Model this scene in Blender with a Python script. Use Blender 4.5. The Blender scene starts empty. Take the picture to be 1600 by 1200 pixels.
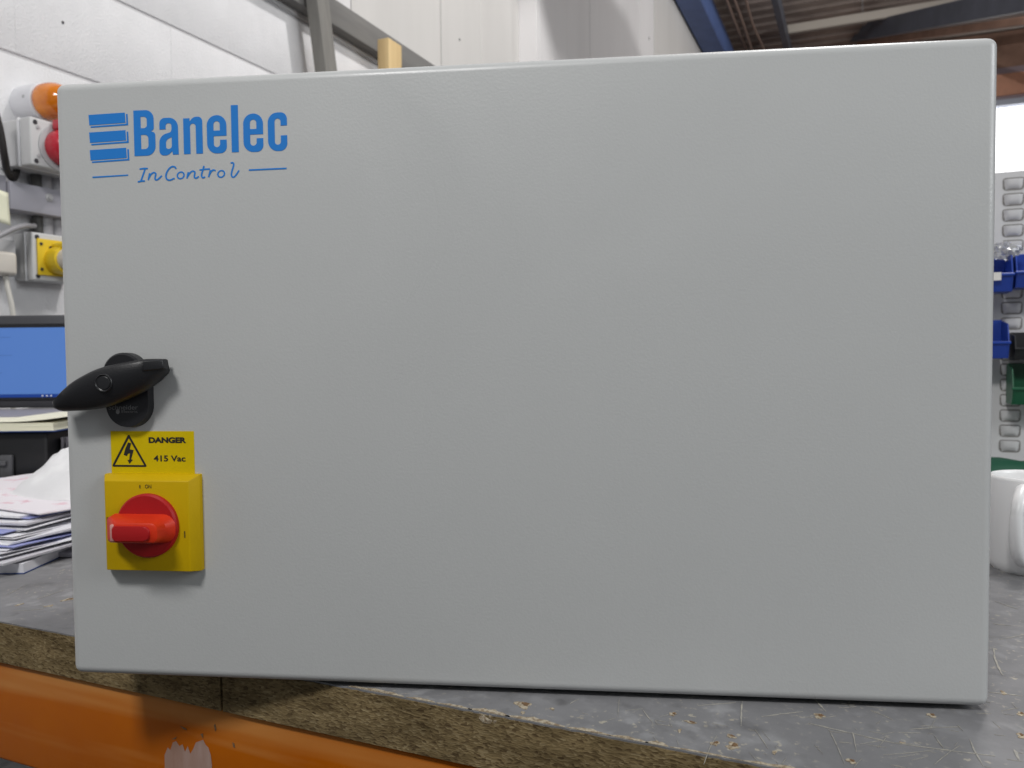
import bpy, bmesh, math, random
import numpy as np
from mathutils import Vector, Matrix, noise
random.seed(7)
sc = bpy.context.scene
col = sc.collection

# ------------------------------------------------------------------ camera
# world = the hall: +Y runs along the block wall, +X along the bench front, bench top at z = 0
AZ = math.radians(23.5)
PITCH, ROLL = math.radians(-2.31), math.radians(-0.56)
FPX = 1250.0                                            # focal length in pixels of the 1600 px wide photograph
CAM = Vector((0, 0, .2240))
_f = Vector((0, math.cos(PITCH), math.sin(PITCH))); _r = Vector((1, 0, 0)); _u = Vector((0, -math.sin(PITCH), math.cos(PITCH)))
_r2 = math.cos(ROLL)*_r + math.sin(ROLL)*_u; _u2 = -math.sin(ROLL)*_r + math.cos(ROLL)*_u
_RZ = Matrix.Rotation(AZ, 3, 'Z')
CF, CR, CU = _RZ @ _f, _RZ @ _r2, _RZ @ _u2
cd = bpy.data.cameras.new('camera'); cam = bpy.data.objects.new('camera', cd); col.objects.link(cam)
cd.sensor_width = 36; cd.lens = FPX/1600*36; cd.clip_start = .02; cd.clip_end = 200
cam.matrix_world = Matrix(((CR.x, CU.x, -CF.x, CAM.x), (CR.y, CU.y, -CF.y, CAM.y), (CR.z, CU.z, -CF.z, CAM.z), (0, 0, 0, 1)))
cd.dof.use_dof = True; cd.dof.focus_distance = .56; cd.dof.aperture_fstop = 14
sc.camera = cam

# ------------------------------------------------------------------ world, lamps, exposure
w = bpy.data.worlds.new('World'); sc.world = w; w.use_nodes = True
bg = w.node_tree.nodes['Background']; bg.inputs[0].default_value = (.90, .95, 1, 1); bg.inputs[1].default_value = .16
def lamp(name, loc, target, power, sx, sy, colr=(1, .985, .97)):
    l = bpy.data.lights.new(name, 'AREA'); l.shape = 'RECTANGLE'; l.size = sx; l.size_y = sy; l.energy = power; l.color = colr
    o = bpy.data.objects.new(name, l); col.objects.link(o); o.location = loc
    o.rotation_euler = (Vector(target)-Vector(loc)).to_track_quat('-Z', 'Y').to_euler()
    return o
lamp('strip_lamp', (-.25, -1.25, 2.25), (-.25, .45, .2), 38, .60, .36)             # main batten, overhead behind the camera
lamp('side_lamp', (2.9, .25, 1.6), (.2, .5, .2), 40, 1.5, 1.2, (.95, .98, 1))     # broad daylight side from the right
lamp('strip_lamp', (.3, 1.9, 2.5), (-.4, 1.9, 0), 21, 1.5, .3)                   # above the bench
lamp('strip_lamp', (.6, 2.5, 4.0), (-1.6, 5.2, 2.2), 100, .22, .16)              # high bay lamps further down the hall
lamp('strip_lamp', (1.6, 7.2, 3.2), (-.6, 7.6, 2.4), 45, .4, .3)
vs = sc.view_settings; vs.view_transform = 'Standard'; vs.look = 'None'; vs.gamma = 1; vs.use_curve_mapping = False; vs.exposure = .15

# ------------------------------------------------------------------ measuring helpers
def ray(px, py): return CF + CR*((px-800)/FPX) - CU*((py-600)/FPX)
def on_z(px, py, z=0.):
    d = ray(px, py); return CAM + d*((z-CAM.z)/d.z)
def on_x(px, py, x):
    d = ray(px, py); return CAM + d*((x-CAM.x)/d.x)
def on_y(px, py, y):
    d = ray(px, py); return CAM + d*((y-CAM.y)/d.y)
def at_depth(px, py, dist): return CAM + ray(px, py)*dist

# ------------------------------------------------------------------ materials
MATS = {}
def mat(name, c, rough=.5, var=0., vscale=20., bump=0., bscale=60., metal=0., spec=.5, c2=None, stretch=(1, 1, 1), emit=0., trans=0., detail=4, sharp=None, coat=0.):
    m = bpy.data.materials.new(name); m.use_nodes = True; nt = m.node_tree; b = nt.nodes['Principled BSDF']
    b.inputs['Roughness'].default_value = rough; b.inputs['Metallic'].default_value = metal
    b.inputs['Specular IOR Level'].default_value = spec; b.inputs['Base Color'].default_value = (*c, 1)
    if coat: b.inputs['Coat Weight'].default_value = coat
    if trans: b.inputs['Transmission Weight'].default_value = trans
    if emit:
        b.inputs['Emission Color'].default_value = (*c, 1); b.inputs['Emission Strength'].default_value = emit
    tc = nt.nodes.new('ShaderNodeTexCoord'); mp = nt.nodes.new('ShaderNodeMapping'); mp.inputs['Scale'].default_value = stretch
    nt.links.new(tc.outputs['Object'], mp.inputs['Vector'])
    if var or c2:
        n = nt.nodes.new('ShaderNodeTexNoise'); n.inputs['Scale'].default_value = vscale; n.inputs['Detail'].default_value = detail
        n.inputs['Roughness'].default_value = .65
        nt.links.new(mp.outputs[0], n.inputs['Vector'])
        r = nt.nodes.new('ShaderNodeValToRGB')
        a = c2 if c2 else tuple(max(0, x*(1-var)) for x in c)
        d = c if c2 else tuple(min(1, x*(1+var*.5)) for x in c)
        lo, hi = sharp if sharp else (.3, .7)
        r.color_ramp.elements[0].position = lo; r.color_ramp.elements[1].position = hi
        r.color_ramp.elements[0].color = (*a, 1); r.color_ramp.elements[1].color = (*d, 1)
        nt.links.new(n.outputs['Fac'], r.inputs['Fac']); nt.links.new(r.outputs[0], b.inputs['Base Color'])
        m['ramp'] = r.name
    if bump:
        n2 = nt.nodes.new('ShaderNodeTexNoise'); n2.inputs['Scale'].default_value = bscale; n2.inputs['Detail'].default_value = 3
        nt.links.new(mp.outputs[0], n2.inputs['Vector'])
        bp = nt.nodes.new('ShaderNodeBump'); bp.inputs['Strength'].default_value = bump; bp.inputs['Distance'].default_value = .002
        nt.links.new(n2.outputs['Fac'], bp.inputs['Height']); nt.links.new(bp.outputs[0], b.inputs['Normal'])
    MATS[name] = m
    return m
mat('powder_coat', (.505, .513, .508), .40, var=.02, vscale=6, bump=.055, bscale=560, spec=.45)
mat('cabinet_inside', (.02, .02, .022), .7)
mat('print_blue', (.016, .205, .63), .5, spec=.3)
mat('black_plastic', (.011, .011, .013), .42, bump=.1, bscale=900)
mat('black_button', (.016, .016, .018), .35)
mat('grey_print', (.16, .16, .16), .5)
mat('switch_yellow', (.56, .365, .001), .5, var=.05, vscale=30, spec=.18)
mat('label_yellow', (.64, .475, .001), .6, var=.05, vscale=60, spec=.15)
mat('print_black', (.012, .011, .01), .6)
mat('switch_red', (.40, .012, .014), .42, spec=.25, var=.06, vscale=40)
mat('grip_red', (.62, .032, .008), .42, spec=.25, var=.10, vscale=70)
mat('worn_pink', (.62, .30, .27), .6)
mat('block_paint', (.75, .745, .755), .75, var=.05, vscale=9, bump=.8, bscale=170, spec=.2)
mat('mortar', (.60, .59, .60), .85, bump=.6, bscale=150)
mat('joint_dirt', (.30, .29, .29), .9)
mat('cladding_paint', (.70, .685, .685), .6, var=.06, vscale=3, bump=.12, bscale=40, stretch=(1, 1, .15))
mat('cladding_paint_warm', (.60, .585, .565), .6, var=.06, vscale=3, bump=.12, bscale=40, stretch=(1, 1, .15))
mat('gap_dark', (.10, .095, .09), .9)
mat('weathered_timber', (.24, .23, .21), .85, c2=(.15, .145, .135), vscale=14, bump=.4, bscale=80, stretch=(1, 1, .12))
mat('weathered_rail', (.20, .195, .185), .85, c2=(.145, .14, .135), vscale=14, bump=.4, bscale=80, stretch=(1, .12, 1))
mat('pine', (.66, .49, .25), .7, c2=(.52, .36, .17), vscale=25, stretch=(1, 1, .06))
mat('blue_steel', (.085, .14, .33), .5, var=.2, vscale=5)
mat('roof_sheet', (.38, .31, .275), .7, var=.35, vscale=2.0)
mat('roof_light', (.55, .50, .44), .7)
mat('slate_steel', (.12, .13, .16), .6, var=.2, vscale=4)
mat('rust_brown', (.42, .25, .18), .8, var=.3, vscale=3)
mat('orange_far', (.85, .42, .27), .6, var=.2, vscale=3)
mat('mauve', (.42, .33, .36), .7)
mat('window_daylight', (1, 1, 1), .5, emit=1.6)
mat('frame_white', (.62, .66, .76), .5)
mat('wire_brown', (.22, .15, .12), .7)
mat('laminate', (.228, .227, .234), .55, c2=(.160, .159, .165), vscale=13, bump=.12, bscale=130, spec=.4, detail=9)
mat('dark_gap', (.012, .012, .014), .8)
mat('chip_pale', (.46, .40, .30), .9, c2=(.24, .18, .115), vscale=330, bump=.6, bscale=300, sharp=(.40, .58))
mat('chip_brown', (.20, .12, .06), .9, c2=(.13, .07, .03), vscale=260)
mat('scratch', (.46, .43, .36), .75, c2=(.27, .265, .25), vscale=220)
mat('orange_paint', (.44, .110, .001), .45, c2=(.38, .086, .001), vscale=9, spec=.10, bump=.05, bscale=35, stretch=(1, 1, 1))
mat('bare_patch', (.40, .28, .24), .75, c2=(.30, .17, .12), vscale=60, stretch=(1, 1, .2))
mat('scuff_pale', (.60, .20, .035), .5, c2=(.54, .150, .016), vscale=30)
mat('concrete_floor', (.10, .10, .10), .8, var=.2, vscale=4)
mat('socket_grey', (.56, .56, .56), .5, var=.03, vscale=20)
mat('socket_dark_grey', (.42, .42, .43), .5)
mat('seal_white', (.74, .74, .76), .5)
mat('screw_black', (.03, .03, .035), .5)
mat('socket_red', (.50, .012, .03), .3, coat=.3)
mat('socket_yellow', (.72, .50, .015), .4)
mat('beacon_white', (.70, .70, .73), .45)
mat('beacon_amber', (.80, .25, .008), .12, coat=.5, spec=.7, c2=(.58, .14, .003), vscale=30)
mat('trunking', (.36, .355, .40), .45, var=.05, vscale=10)
mat('conduit_dark', (.07, .068, .065), .6)
mat('conduit_grey', (.30, .295, .31), .5)
mat('cable_black', (.018, .016, .015), .5)
mat('cable_white', (.62, .60, .55), .5)
mat('plug_cream', (.62, .58, .52), .45)
mat('note_cream', (.80, .80, .62), .7)
mat('laptop_shell', (.055, .055, .062), .45)
mat('laptop_bezel', (.015, .015, .018), .4)
mat('laptop_deck', (.30, .28, .28), .45)
mat('screen_blue', (.075, .165, .43), .4, emit=.45, spec=.2)
mat('screen_bar', (.012, .04, .20), .3, emit=.5, spec=.2)
mat('screen_text', (.06, .13, .34), .4, emit=.45, spec=.2)
mat('case_black', (.012, .012, .013), .38, var=.1, vscale=30)
mat('case_trim', (.10, .10, .105), .35)
mat('paper_white', (.80, .80, .84), .7, var=.03, vscale=30)
mat('paper_grey', (.60, .59, .63), .7, var=.05, vscale=20)
mat('paper_blue', (.30, .33, .62), .6)
mat('paper_pink', (.80, .76, .80), .7, c2=(.72, .48, .55), vscale=28, sharp=(.36, .44))
mat('paper_cream', (.82, .80, .64), .7)
mat('cover_blue', (.02, .06, .22), .5)
mat('tissue', (.80, .80, .81), .8, var=.04, vscale=14, bump=.25, bscale=60)
mat('fin_grey', (.26, .25, .27), .5)
mat('mug_glaze', (.82, .82, .82), .32, coat=.12)
mat('mug_inside', (.72, .68, .60), .2)
mat('louvre_sheet', (.62, .615, .62), .5, var=.06, vscale=6)
mat('louvre_slot', (.22, .21, .20), .7)
mat('bin_blue', (.012, .050, .33), .35)
mat('bin_green', (.010, .10, .045), .4)
mat('bin_black', (.02, .02, .022), .4)
mat('bin_label', (.72, .70, .66), .6)
mat('green_cloth', (.004, .075, .038), .6)
mat('clear_bag', (.80, .80, .78), .12, trans=.75, bump=.8, bscale=40)

def paint_reflections(name, colr, fac, rotdeg, sc_):
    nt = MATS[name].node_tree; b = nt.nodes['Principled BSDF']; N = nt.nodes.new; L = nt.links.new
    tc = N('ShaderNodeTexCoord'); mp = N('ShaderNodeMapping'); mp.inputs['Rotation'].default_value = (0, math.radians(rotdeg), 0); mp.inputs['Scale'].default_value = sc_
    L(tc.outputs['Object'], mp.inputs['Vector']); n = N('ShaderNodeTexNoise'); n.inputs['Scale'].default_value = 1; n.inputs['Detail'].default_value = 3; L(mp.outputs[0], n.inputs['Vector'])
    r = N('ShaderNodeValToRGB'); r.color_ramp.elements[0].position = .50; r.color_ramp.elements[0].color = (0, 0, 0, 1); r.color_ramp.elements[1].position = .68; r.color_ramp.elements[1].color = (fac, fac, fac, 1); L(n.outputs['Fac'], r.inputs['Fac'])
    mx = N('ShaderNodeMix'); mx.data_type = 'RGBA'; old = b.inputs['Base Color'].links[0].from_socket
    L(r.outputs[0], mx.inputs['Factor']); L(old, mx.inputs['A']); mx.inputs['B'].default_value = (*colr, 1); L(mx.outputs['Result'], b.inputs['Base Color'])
paint_reflections('orange_paint', (.56, .27, .08), .70, -22, (2.2, 1, 30))  # pale diagonal bands: strip lamp reflections painted into the beam colour
def smudges(name, lo, hi, scale, detail=5):
    nt = MATS[name].node_tree; b = nt.nodes['Principled BSDF']; N = nt.nodes.new; L = nt.links.new
    tc = N('ShaderNodeTexCoord'); n = N('ShaderNodeTexNoise'); n.inputs['Scale'].default_value = scale; n.inputs['Detail'].default_value = detail; n.inputs['Distortion'].default_value = 1.2
    L(tc.outputs['Object'], n.inputs['Vector']); r = N('ShaderNodeMapRange'); r.inputs['From Min'].default_value = .35; r.inputs['From Max'].default_value = .68; r.inputs['To Min'].default_value = lo; r.inputs['To Max'].default_value = hi
    L(n.outputs['Fac'], r.inputs['Value']); L(r.outputs[0], b.inputs['Roughness'])
smudges('powder_coat', .27, .50, 5.0)
smudges('laminate', .42, .72, 14.0)
def speckle(name, colr, scale, lo, hi, mscale, fac):
    nt = MATS[name].node_tree; b = nt.nodes['Principled BSDF']; N = nt.nodes.new; L = nt.links.new
    tc = N('ShaderNodeTexCoord'); n = N('ShaderNodeTexNoise'); n.inputs['Scale'].default_value = scale; n.inputs['Detail'].default_value = 4; L(tc.outputs['Object'], n.inputs['Vector'])
    r = N('ShaderNodeValToRGB'); r.color_ramp.elements[0].position = lo; r.color_ramp.elements[0].color = (0, 0, 0, 1); r.color_ramp.elements[1].position = hi; r.color_ramp.elements[1].color = (1, 1, 1, 1); L(n.outputs['Fac'], r.inputs['Fac'])
    n2 = N('ShaderNodeTexNoise'); n2.inputs['Scale'].default_value = mscale; n2.inputs['Detail'].default_value = 3; L(tc.outputs['Object'], n2.inputs['Vector'])
    r2 = N('ShaderNodeValToRGB'); r2.color_ramp.elements[0].position = .42; r2.color_ramp.elements[0].color = (0, 0, 0, 1); r2.color_ramp.elements[1].position = .62; r2.color_ramp.elements[1].color = (fac, fac, fac, 1); L(n2.outputs['Fac'], r2.inputs['Fac'])
    m = N('ShaderNodeMath'); m.operation = 'MULTIPLY'; L(r.outputs[0], m.inputs[0]); L(r2.outputs[0], m.inputs[1])
    mx = N('ShaderNodeMix'); mx.data_type = 'RGBA'; old = b.inputs['Base Color'].links[0].from_socket
    L(m.outputs[0], mx.inputs['Factor']); L(old, mx.inputs['A']); mx.inputs['B'].default_value = (*colr, 1); L(mx.outputs['Result'], b.inputs['Base Color'])
speckle('laminate', (.46, .42, .33), 210, .60, .68, 17, .75)
speckle('laminate', (.36, .36, .37), 55, .52, .66, 9, .55)
speckle('laminate', (.07, .068, .07), 40, .56, .70, 12, .6)
# chipboard: pressed flakes, dark pits, lying along the edge
def chipboard(name, base, dark, pale):
    m = bpy.data.materials.new(name); m.use_nodes = True; nt = m.node_tree; b = nt.nodes['Principled BSDF']
    b.inputs['Roughness'].default_value = .9; b.inputs['Specular IOR Level'].default_value = .15
    N = nt.nodes.new; L = nt.links.new
    tc = N('ShaderNodeTexCoord'); mp = N('ShaderNodeMapping'); mp.inputs['Scale'].default_value = (.36, .36, 1.0); L(tc.outputs['Object'], mp.inputs['Vector'])
    n0 = N('ShaderNodeTexNoise'); n0.inputs['Scale'].default_value = 160; n0.inputs['Detail'].default_value = 2; L(mp.outputs[0], n0.inputs['Vector'])
    va = N('ShaderNodeVectorMath'); va.operation = 'SCALE'; va.inputs['Scale'].default_value = .004; L(n0.outputs['Color'], va.inputs[0])
    vb = N('ShaderNodeVectorMath'); L(mp.outputs[0], vb.inputs[0]); L(va.outputs[0], vb.inputs[1])
    v = N('ShaderNodeTexVoronoi'); v.inputs['Scale'].default_value = 900; L(vb.outputs[0], v.inputs['Vector'])
    r = N('ShaderNodeValToRGB'); e = r.color_ramp.elements
    e[0].position = 0; e[0].color = (*dark, 1); e[1].position = 1; e[1].color = (*pale, 1)
    q = e.new(.35); q.color = (*base, 1); q = e.new(.72); q.color = tuple(x*1.18 for x in base)+(1,)
    sp = N('ShaderNodeSeparateColor'); L(v.outputs['Color'], sp.inputs[0]); L(sp.outputs[0], r.inputs['Fac'])
    n = N('ShaderNodeTexNoise'); n.inputs['Scale'].default_value = 70; n.inputs['Detail'].default_value = 6; L(mp.outputs[0], n.inputs['Vector'])
    r2 = N('ShaderNodeValToRGB'); r2.color_ramp.elements[0].position = .30; r2.color_ramp.elements[0].color = (.42, .40, .36, 1)
    r2.color_ramp.elements[1].position = .62; r2.color_ramp.elements[1].color = (1, 1, 1, 1); L(n.outputs['Fac'], r2.inputs['Fac'])
    mx = N('ShaderNodeMix'); mx.data_type = 'RGBA'; mx.blend_type = 'MULTIPLY'; mx.inputs['Factor'].default_value = .85
    L(r.outputs[0], mx.inputs['A']); L(r2.outputs[0], mx.inputs['B']); L(mx.outputs['Result'], b.inputs['Base Color'])
    bp = N('ShaderNodeBump'); bp.inputs['Strength'].default_value = .35; bp.inputs['Distance'].default_value = .001
    L(v.outputs['Distance'], bp.inputs['Height']); L(bp.outputs[0], b.inputs['Normal'])
    MATS[name] = m
chipboard('chipboard', (.205, .150, .074), (.105, .070, .034), (.31, .24, .132))

# ------------------------------------------------------------------ object helpers
def tag(o, label=None, cat=None, group=None, kind=None):
    if label: o['label'] = label
    if cat: o['category'] = cat
    if group: o['group'] = group
    if kind: o['kind'] = kind
    return o
def empty(name, loc=(0, 0, 0), rz=0., label=None, cat=None, group=None):
    o = bpy.data.objects.new(name, None); col.objects.link(o); o.location = loc; o.rotation_euler = (0, 0, rz); o.empty_display_size = .05
    return tag(o, label, cat, group)
def finish(name, bm, m, parent=None, loc=None, smooth=35, rot=None):
    me = bpy.data.meshes.new(name); bmesh.ops.recalc_face_normals(bm, faces=bm.faces[:]); bm.to_mesh(me); bm.free()
    for x in (m if isinstance(m, (list, tuple)) else [m]): me.materials.append(MATS[x])
    if smooth:
        me.polygons.foreach_set('use_smooth', [True]*len(me.polygons)); me.set_sharp_from_angle(angle=math.radians(smooth))
    o = bpy.data.objects.new(name, me); col.objects.link(o)
    if parent: o.parent = parent
    if loc is not None: o.location = loc
    if rot is not None: o.rotation_euler = rot
    return o
def inst(name, me, parent=None, loc=(0, 0, 0), rot=(0, 0, 0), scale=(1, 1, 1)):
    o = bpy.data.objects.new(name, me); col.objects.link(o); o.parent = parent; o.location = loc; o.rotation_euler = rot; o.scale = scale
    return o
def bx(bm, x0, x1, y0, y1, z0, z1, bev=0., seg=2):
    g = bmesh.ops.create_cube(bm, size=1); vs_ = g['verts']
    for v in vs_: v.co = Vector(((x0+x1)/2+v.co.x*(x1-x0), (y0+y1)/2+v.co.y*(y1-y0), (z0+z1)/2+v.co.z*(z1-z0)))
    if bev:
        es = list({e for v in vs_ for e in v.link_edges}); bmesh.ops.bevel(bm, geom=es, offset=bev, segments=seg, profile=.5, affect='EDGES')
def box(name, m, x0, x1, y0, y1, z0, z1, parent=None, bev=0., seg=2, loc=None, rot=None):
    bm = bmesh.new(); bx(bm, x0, x1, y0, y1, z0, z1, bev, seg); return finish(name, bm, m, parent, loc=loc, rot=rot)
def lathe(bm, prof, axis='Z', seg=40, centre=(0, 0, 0)):
    c = Vector(centre); rings = []
    for r, h in prof:
        ring = []
        for k in range(seg):
            a = 2*math.pi*k/seg; p, q = r*math.cos(a), r*math.sin(a)
            v = {'Z': (p, q, h), 'Y': (p, h, q), 'X': (h, p, q)}[axis]
            ring.append(bm.verts.new(c+Vector(v)))
        rings.append(ring)
    for a, b in zip(rings, rings[1:]):
        for k in range(seg): bm.faces.new((a[k], a[(k+1) % seg], b[(k+1) % seg], b[k]))
    if prof[0][0] > 1e-6: bm.faces.new(rings[0])
    if prof[-1][0] > 1e-6: bm.faces.new(rings[-1])
    bmesh.ops.remove_doubles(bm, verts=bm.verts[:], dist=1e-7)
def tube(bm, pts, r, seg=10):
    pts = [Vector(p) for p in pts]; rings = []
    rr = r if isinstance(r, (list, tuple)) else [r]*len(pts)
    ref = Vector((.13, .37, .92))
    for i, p in enumerate(pts):
        t = (pts[min(i+1, len(pts)-1)]-pts[max(i-1, 0)]).normalized()
        a = t.cross(ref).normalized(); b = t.cross(a)
        rings.append([bm.verts.new(p+(a*math.cos(2*math.pi*k/seg)+b*math.sin(2*math.pi*k/seg))*rr[i]) for k in range(seg)])
    for a, b in zip(rings, rings[1:]):
        for k in range(seg): bm.faces.new((a[k], a[(k+1) % seg], b[(k+1) % seg], b[k]))
    bm.faces.new(rings[0]); bm.faces.new(rings[-1])
def spline(pts, n=6):
    P = [Vector(p) for p in pts]; P = [P[0]*2-P[1]]+P+[P[-1]*2-P[-2]]; out = []
    for i in range(1, len(P)-2):
        for k in range(n):
            t = k/n; a, b, c, d = P[i-1:i+3]
            out.append(.5*((2*b)+(c-a)*t+(2*a-5*b+4*c-d)*t*t+(3*b-a-3*c+d)*t**3))
    out.append(P[-2]); return out

# ==================================================================  THE SETTING
XW = -1.73                                             # room face of the block wall
YB = sum(on_z(a, b).y for a, b in ((112, 991), (592, 1085), (817, 1126)))/3                                              # bench front edge
YP = on_z(1580, 724).y                                 # louvred panel at the back of the bench
FLOOR = -.92
bm = bmesh.new(); bx(bm, -6, 10, -4, 16, FLOOR-.1, FLOOR); tag(finish('floor', bm, 'concrete_floor'), kind='structure')

# --- block wall: painted concrete blocks, four courses above the bench visible
wall = empty('block_wall', (XW, 0, FLOOR)); tag(wall, 'white painted concrete block wall on the left', 'wall', kind='structure')
RAIL0 = 1.425
YWE = 9.0
box('mortar_bed', 'mortar', -.20, -.0045, -.6, YWE, 0, RAIL0-FLOOR, wall)
def block_bm(h):
    bm = bmesh.new(); bx(bm, -.10, 0, 0, .4431, 0, h)
    bmesh.ops.bevel(bm, geom=[e for e in bm.edges if abs(e.verts[0].co.y-e.verts[1].co.y) > .1 and e.verts[0].co.x > -.01], offset=.0034, segments=2, profile=.5, affect='EDGES')
    return bm
bm = block_bm(.2172)
blk = finish('block', bm, 'block_paint'); bme = blk.data; bpy.data.objects.remove(blk)
bm = block_bm(.068)
blk = finish('block', bm, 'block_paint'); bmt = blk.data; bpy.data.objects.remove(blk)
k = 0
zj = on_x(60, 98, XW).z-.225*8
while zj < RAIL0-.03:
    last = zj+.225 > RAIL0+.02
    if zj > FLOOR-.01:
        y = -.55+(.2225 if k % 2 else 0)
        while y < 5.2:
            o = inst('block', bmt if last else bme, wall, (random.uniform(-.0004, .0004), y, zj+.004-FLOOR))
            y += .4435
    zj += .225; k += 1
# --- cladding above the blocks
clad = empty('cladding_wall', (XW, 0, RAIL0)); tag(clad, 'white painted vertical board cladding above the block wall', 'wall', kind='structure')
Y0 = on_x(812, 50, XW).y; step = on_y(840, 50, Y0).x-XW
box('backing', 'gap_dark', -.12, -.025, -.6, Y0-.01, .0, 4.2, clad)
box('backing', 'gap_dark', -.12, step-.025, Y0+.02, 16, .0, 4.2, clad)
joints = [-.6, .3, 1.2]+[on_x(px, 40, XW).y for px in (550, 690, 752)]+[Y0-.012]
wd = [.004, .004, .004, .006, .010, .003, .0]
for a, b, g in zip(joints, joints[1:], wd[1:]):
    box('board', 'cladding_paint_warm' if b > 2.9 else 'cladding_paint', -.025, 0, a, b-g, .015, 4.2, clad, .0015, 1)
box('corner_board', 'cladding_paint', -.02, step, Y0-.010, Y0+.012, .010, 4.2, clad, .0015, 1)
j2 = [Y0+.014]+[on_x(px, 40, XW+step).y for px in (843, 886, 922, 977, 1000, 1023)]+[11.5, 13.5, 16]
for i, (a, b) in enumerate(zip(j2, j2[1:])):
    g = [.004, .003, .008, .002, .010, .03, .02, .02, 0][i]
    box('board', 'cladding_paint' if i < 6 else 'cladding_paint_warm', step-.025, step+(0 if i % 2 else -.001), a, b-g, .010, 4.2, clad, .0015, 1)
# nail heads and knots
for px, py, r, x in ((718, 62, .006, XW), (1014, 60, .012, XW+step), (98, 35, .0035, XW)):
    p = on_x(px, py, x); bm = bmesh.new(); lathe(bm, [(r, 0), (r*.8, .002), (0, .003)], 'X', 12)
    host = clad if p.z > RAIL0 else wall
    finish('nail_head', bm, 'screw_black', host, loc=p-Vector(host.location))
# --- rail capping the block wall
zr0, zr1 = on_x(552, 57, XW+.05).z, on_x(600, 49, XW+.05).z
r_ = box('wall_rail', 'weathered_rail', XW+.002, XW+.05, -.6, 9, zr0, zr1, None, .004, 2)
tag(r_, 'grey weathered timber rail running along the top of the block wall', 'rail')
# --- leaning plank and pine batten in front of the wall
def plank(name, m, pt, pb, wdt, thk, label, cat):
    d = (Vector(pt)-Vector(pb)); L = d.length
    bm = bmesh.new(); bx(bm, -thk/2, thk/2, -wdt/2, wdt/2, 0, L, .002, 2)
    o = finish(name, bm, m, None); o.location = pb
    zax = d.normalized(); xax = (Vector((1, 0, 0))-zax*zax.x).normalized(); yax = zax.cross(xax)
    o.rotation_euler = Matrix((xax, yax, zax)).transposed().to_euler()
    return tag(o, label, cat)
xp = XW+.085
a_, b_ = on_x(496, 0, xp), on_x(509, 107, xp)
dz = (a_-b_)/(a_.z-b_.z)
top_ = b_+dz*(1.95-b_.z); bot_ = b_+dz*(FLOOR-b_.z); bot_.x += 0.0
plank('leaning_plank', 'weathered_timber', top_, bot_, .066, .045, 'grey weathered plank leaning against the white block wall', 'plank')
pc = on_x(613, 66, XW+.16)
bm = bmesh.new(); bx(bm, -.035, .012, -.045, .045, 0, pc.z-FLOOR, .002, 2)
o = finish('pine_batten', bm, 'pine', None, loc=(pc.x, pc.y, FLOOR)); tag(o, 'short pale pine batten end standing upright in front of the grey rail', 'batten')

# --- roof, eaves beam, purlins, far gable wall
ZR = 4.25
# blue eaves beam along the wall
bl = on_x(1055, 0, XW+step+.02)
bm = bmesh.new(); p2 = on_z(1095, 0, bl.z); p3 = on_x(1112, 0, p2.x)
beam = empty('eaves_beam', (bl.x, 0, bl.z), 0, 'blue painted steel eaves beam where the white cladding meets the roof', 'beam')
box('flange', 'blue_steel', 0, p2.x-bl.x, 2.0, 16, 0, .018, beam, .003, 1)
box('web', 'blue_steel', (p2.x-bl.x)*.42, (p2.x-bl.x)*.58, 2.0, 16, .018, .40, beam)
box('side_plate', 'blue_steel', p2.x-bl.x-.02, p2.x-bl.x+.004, 2.0, 16, .018, max(.16, p3.z-bl.z+.02), beam, .003, 1)
# corrugated roof sheets, ribs across the hall
roof = empty('roof', (0, 0, ZR)); tag(roof, 'dark brown corrugated roof sheeting', 'roof', kind='structure')
def corr(y0, y1, x0, x1):
    bm = bmesh.new(); prof = []
    y = y0
    while y < y1-1e-4:
        prof += [(y, 0), (y+.11, 0), (y+.135, .022), (y+.205, .022), (y+.23, 0)]; y += .24
    A = [bm.verts.new((x0, y, -z)) for y, z in prof]; B = [bm.verts.new((x1, y, -z)) for y, z in prof]
    for i in range(len(prof)-1): bm.faces.new((A[i], A[i+1], B[i+1], B[i]))
    g = bmesh.ops.extrude_face_region(bm, geom=bm.faces[:]); bmesh.ops.translate(bm, verts=[v for v in g['geom'] if isinstance(v, bmesh.types.BMVert)], vec=(0, 0, .01))
    return bm
for x0, x1 in ((-2.2, 0), (.0, 2.2), (2.2, 4.4), (4.4, 6.6), (6.6, 8.8)):
    finish('roof_sheet', corr(2.2, 15.9, x0+.002, x1-.002), 'roof_sheet', roof, smooth=0, loc=(0, 0, .004*random.random()))
# pieces of the roof steelwork
def bar_between(name, m, p, q, wz, wy, label, cat):
    p, q = Vector(p), Vector(q); d = q-p; L = d.length
    bm = bmesh.new(); bx(bm, 0, L, -wy/2, wy/2, -wz/2, wz/2, .004, 1)
    o = finish(name, bm, m, None); o.location = p
    xa = d.normalized(); ya = Vector((0, 0, 1)).cross(xa).normalized(); za = xa.cross(ya)
    o.rotation_euler = Matrix((xa, ya, za)).transposed().to_euler(); return tag(o, label, cat)
def purlin(px, py, z, wz, wy, m, label, x0=-1.4, x1=8):
    p = on_z(px, py, z); return bar_between('purlin', m, (x0, p.y, z), (x1, p.y, z), wz, wy, label, 'purlin')
bar_between('purlin', 'slate_steel', at_depth(1230, 74, 13.5), at_depth(1680, -18, 6.0), .20, .12, 'deep slate blue steel purlin crossing under the dark roof', 'purlin')
bar_between('purlin', 'rust_brown', at_depth(1230, 84, 13.3), at_depth(1680, 22, 6.6), .07, .10, 'thin brown steel flange just below the slate blue roof purlin', 'purlin')
bar_between('roof_strip', 'roof_light', at_depth(1380, 66, 11.5), at_depth(1660, 26, 8.0), .09, .05, 'pale roof strip showing between the brown flange and the gable wall', 'roof strip')
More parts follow.
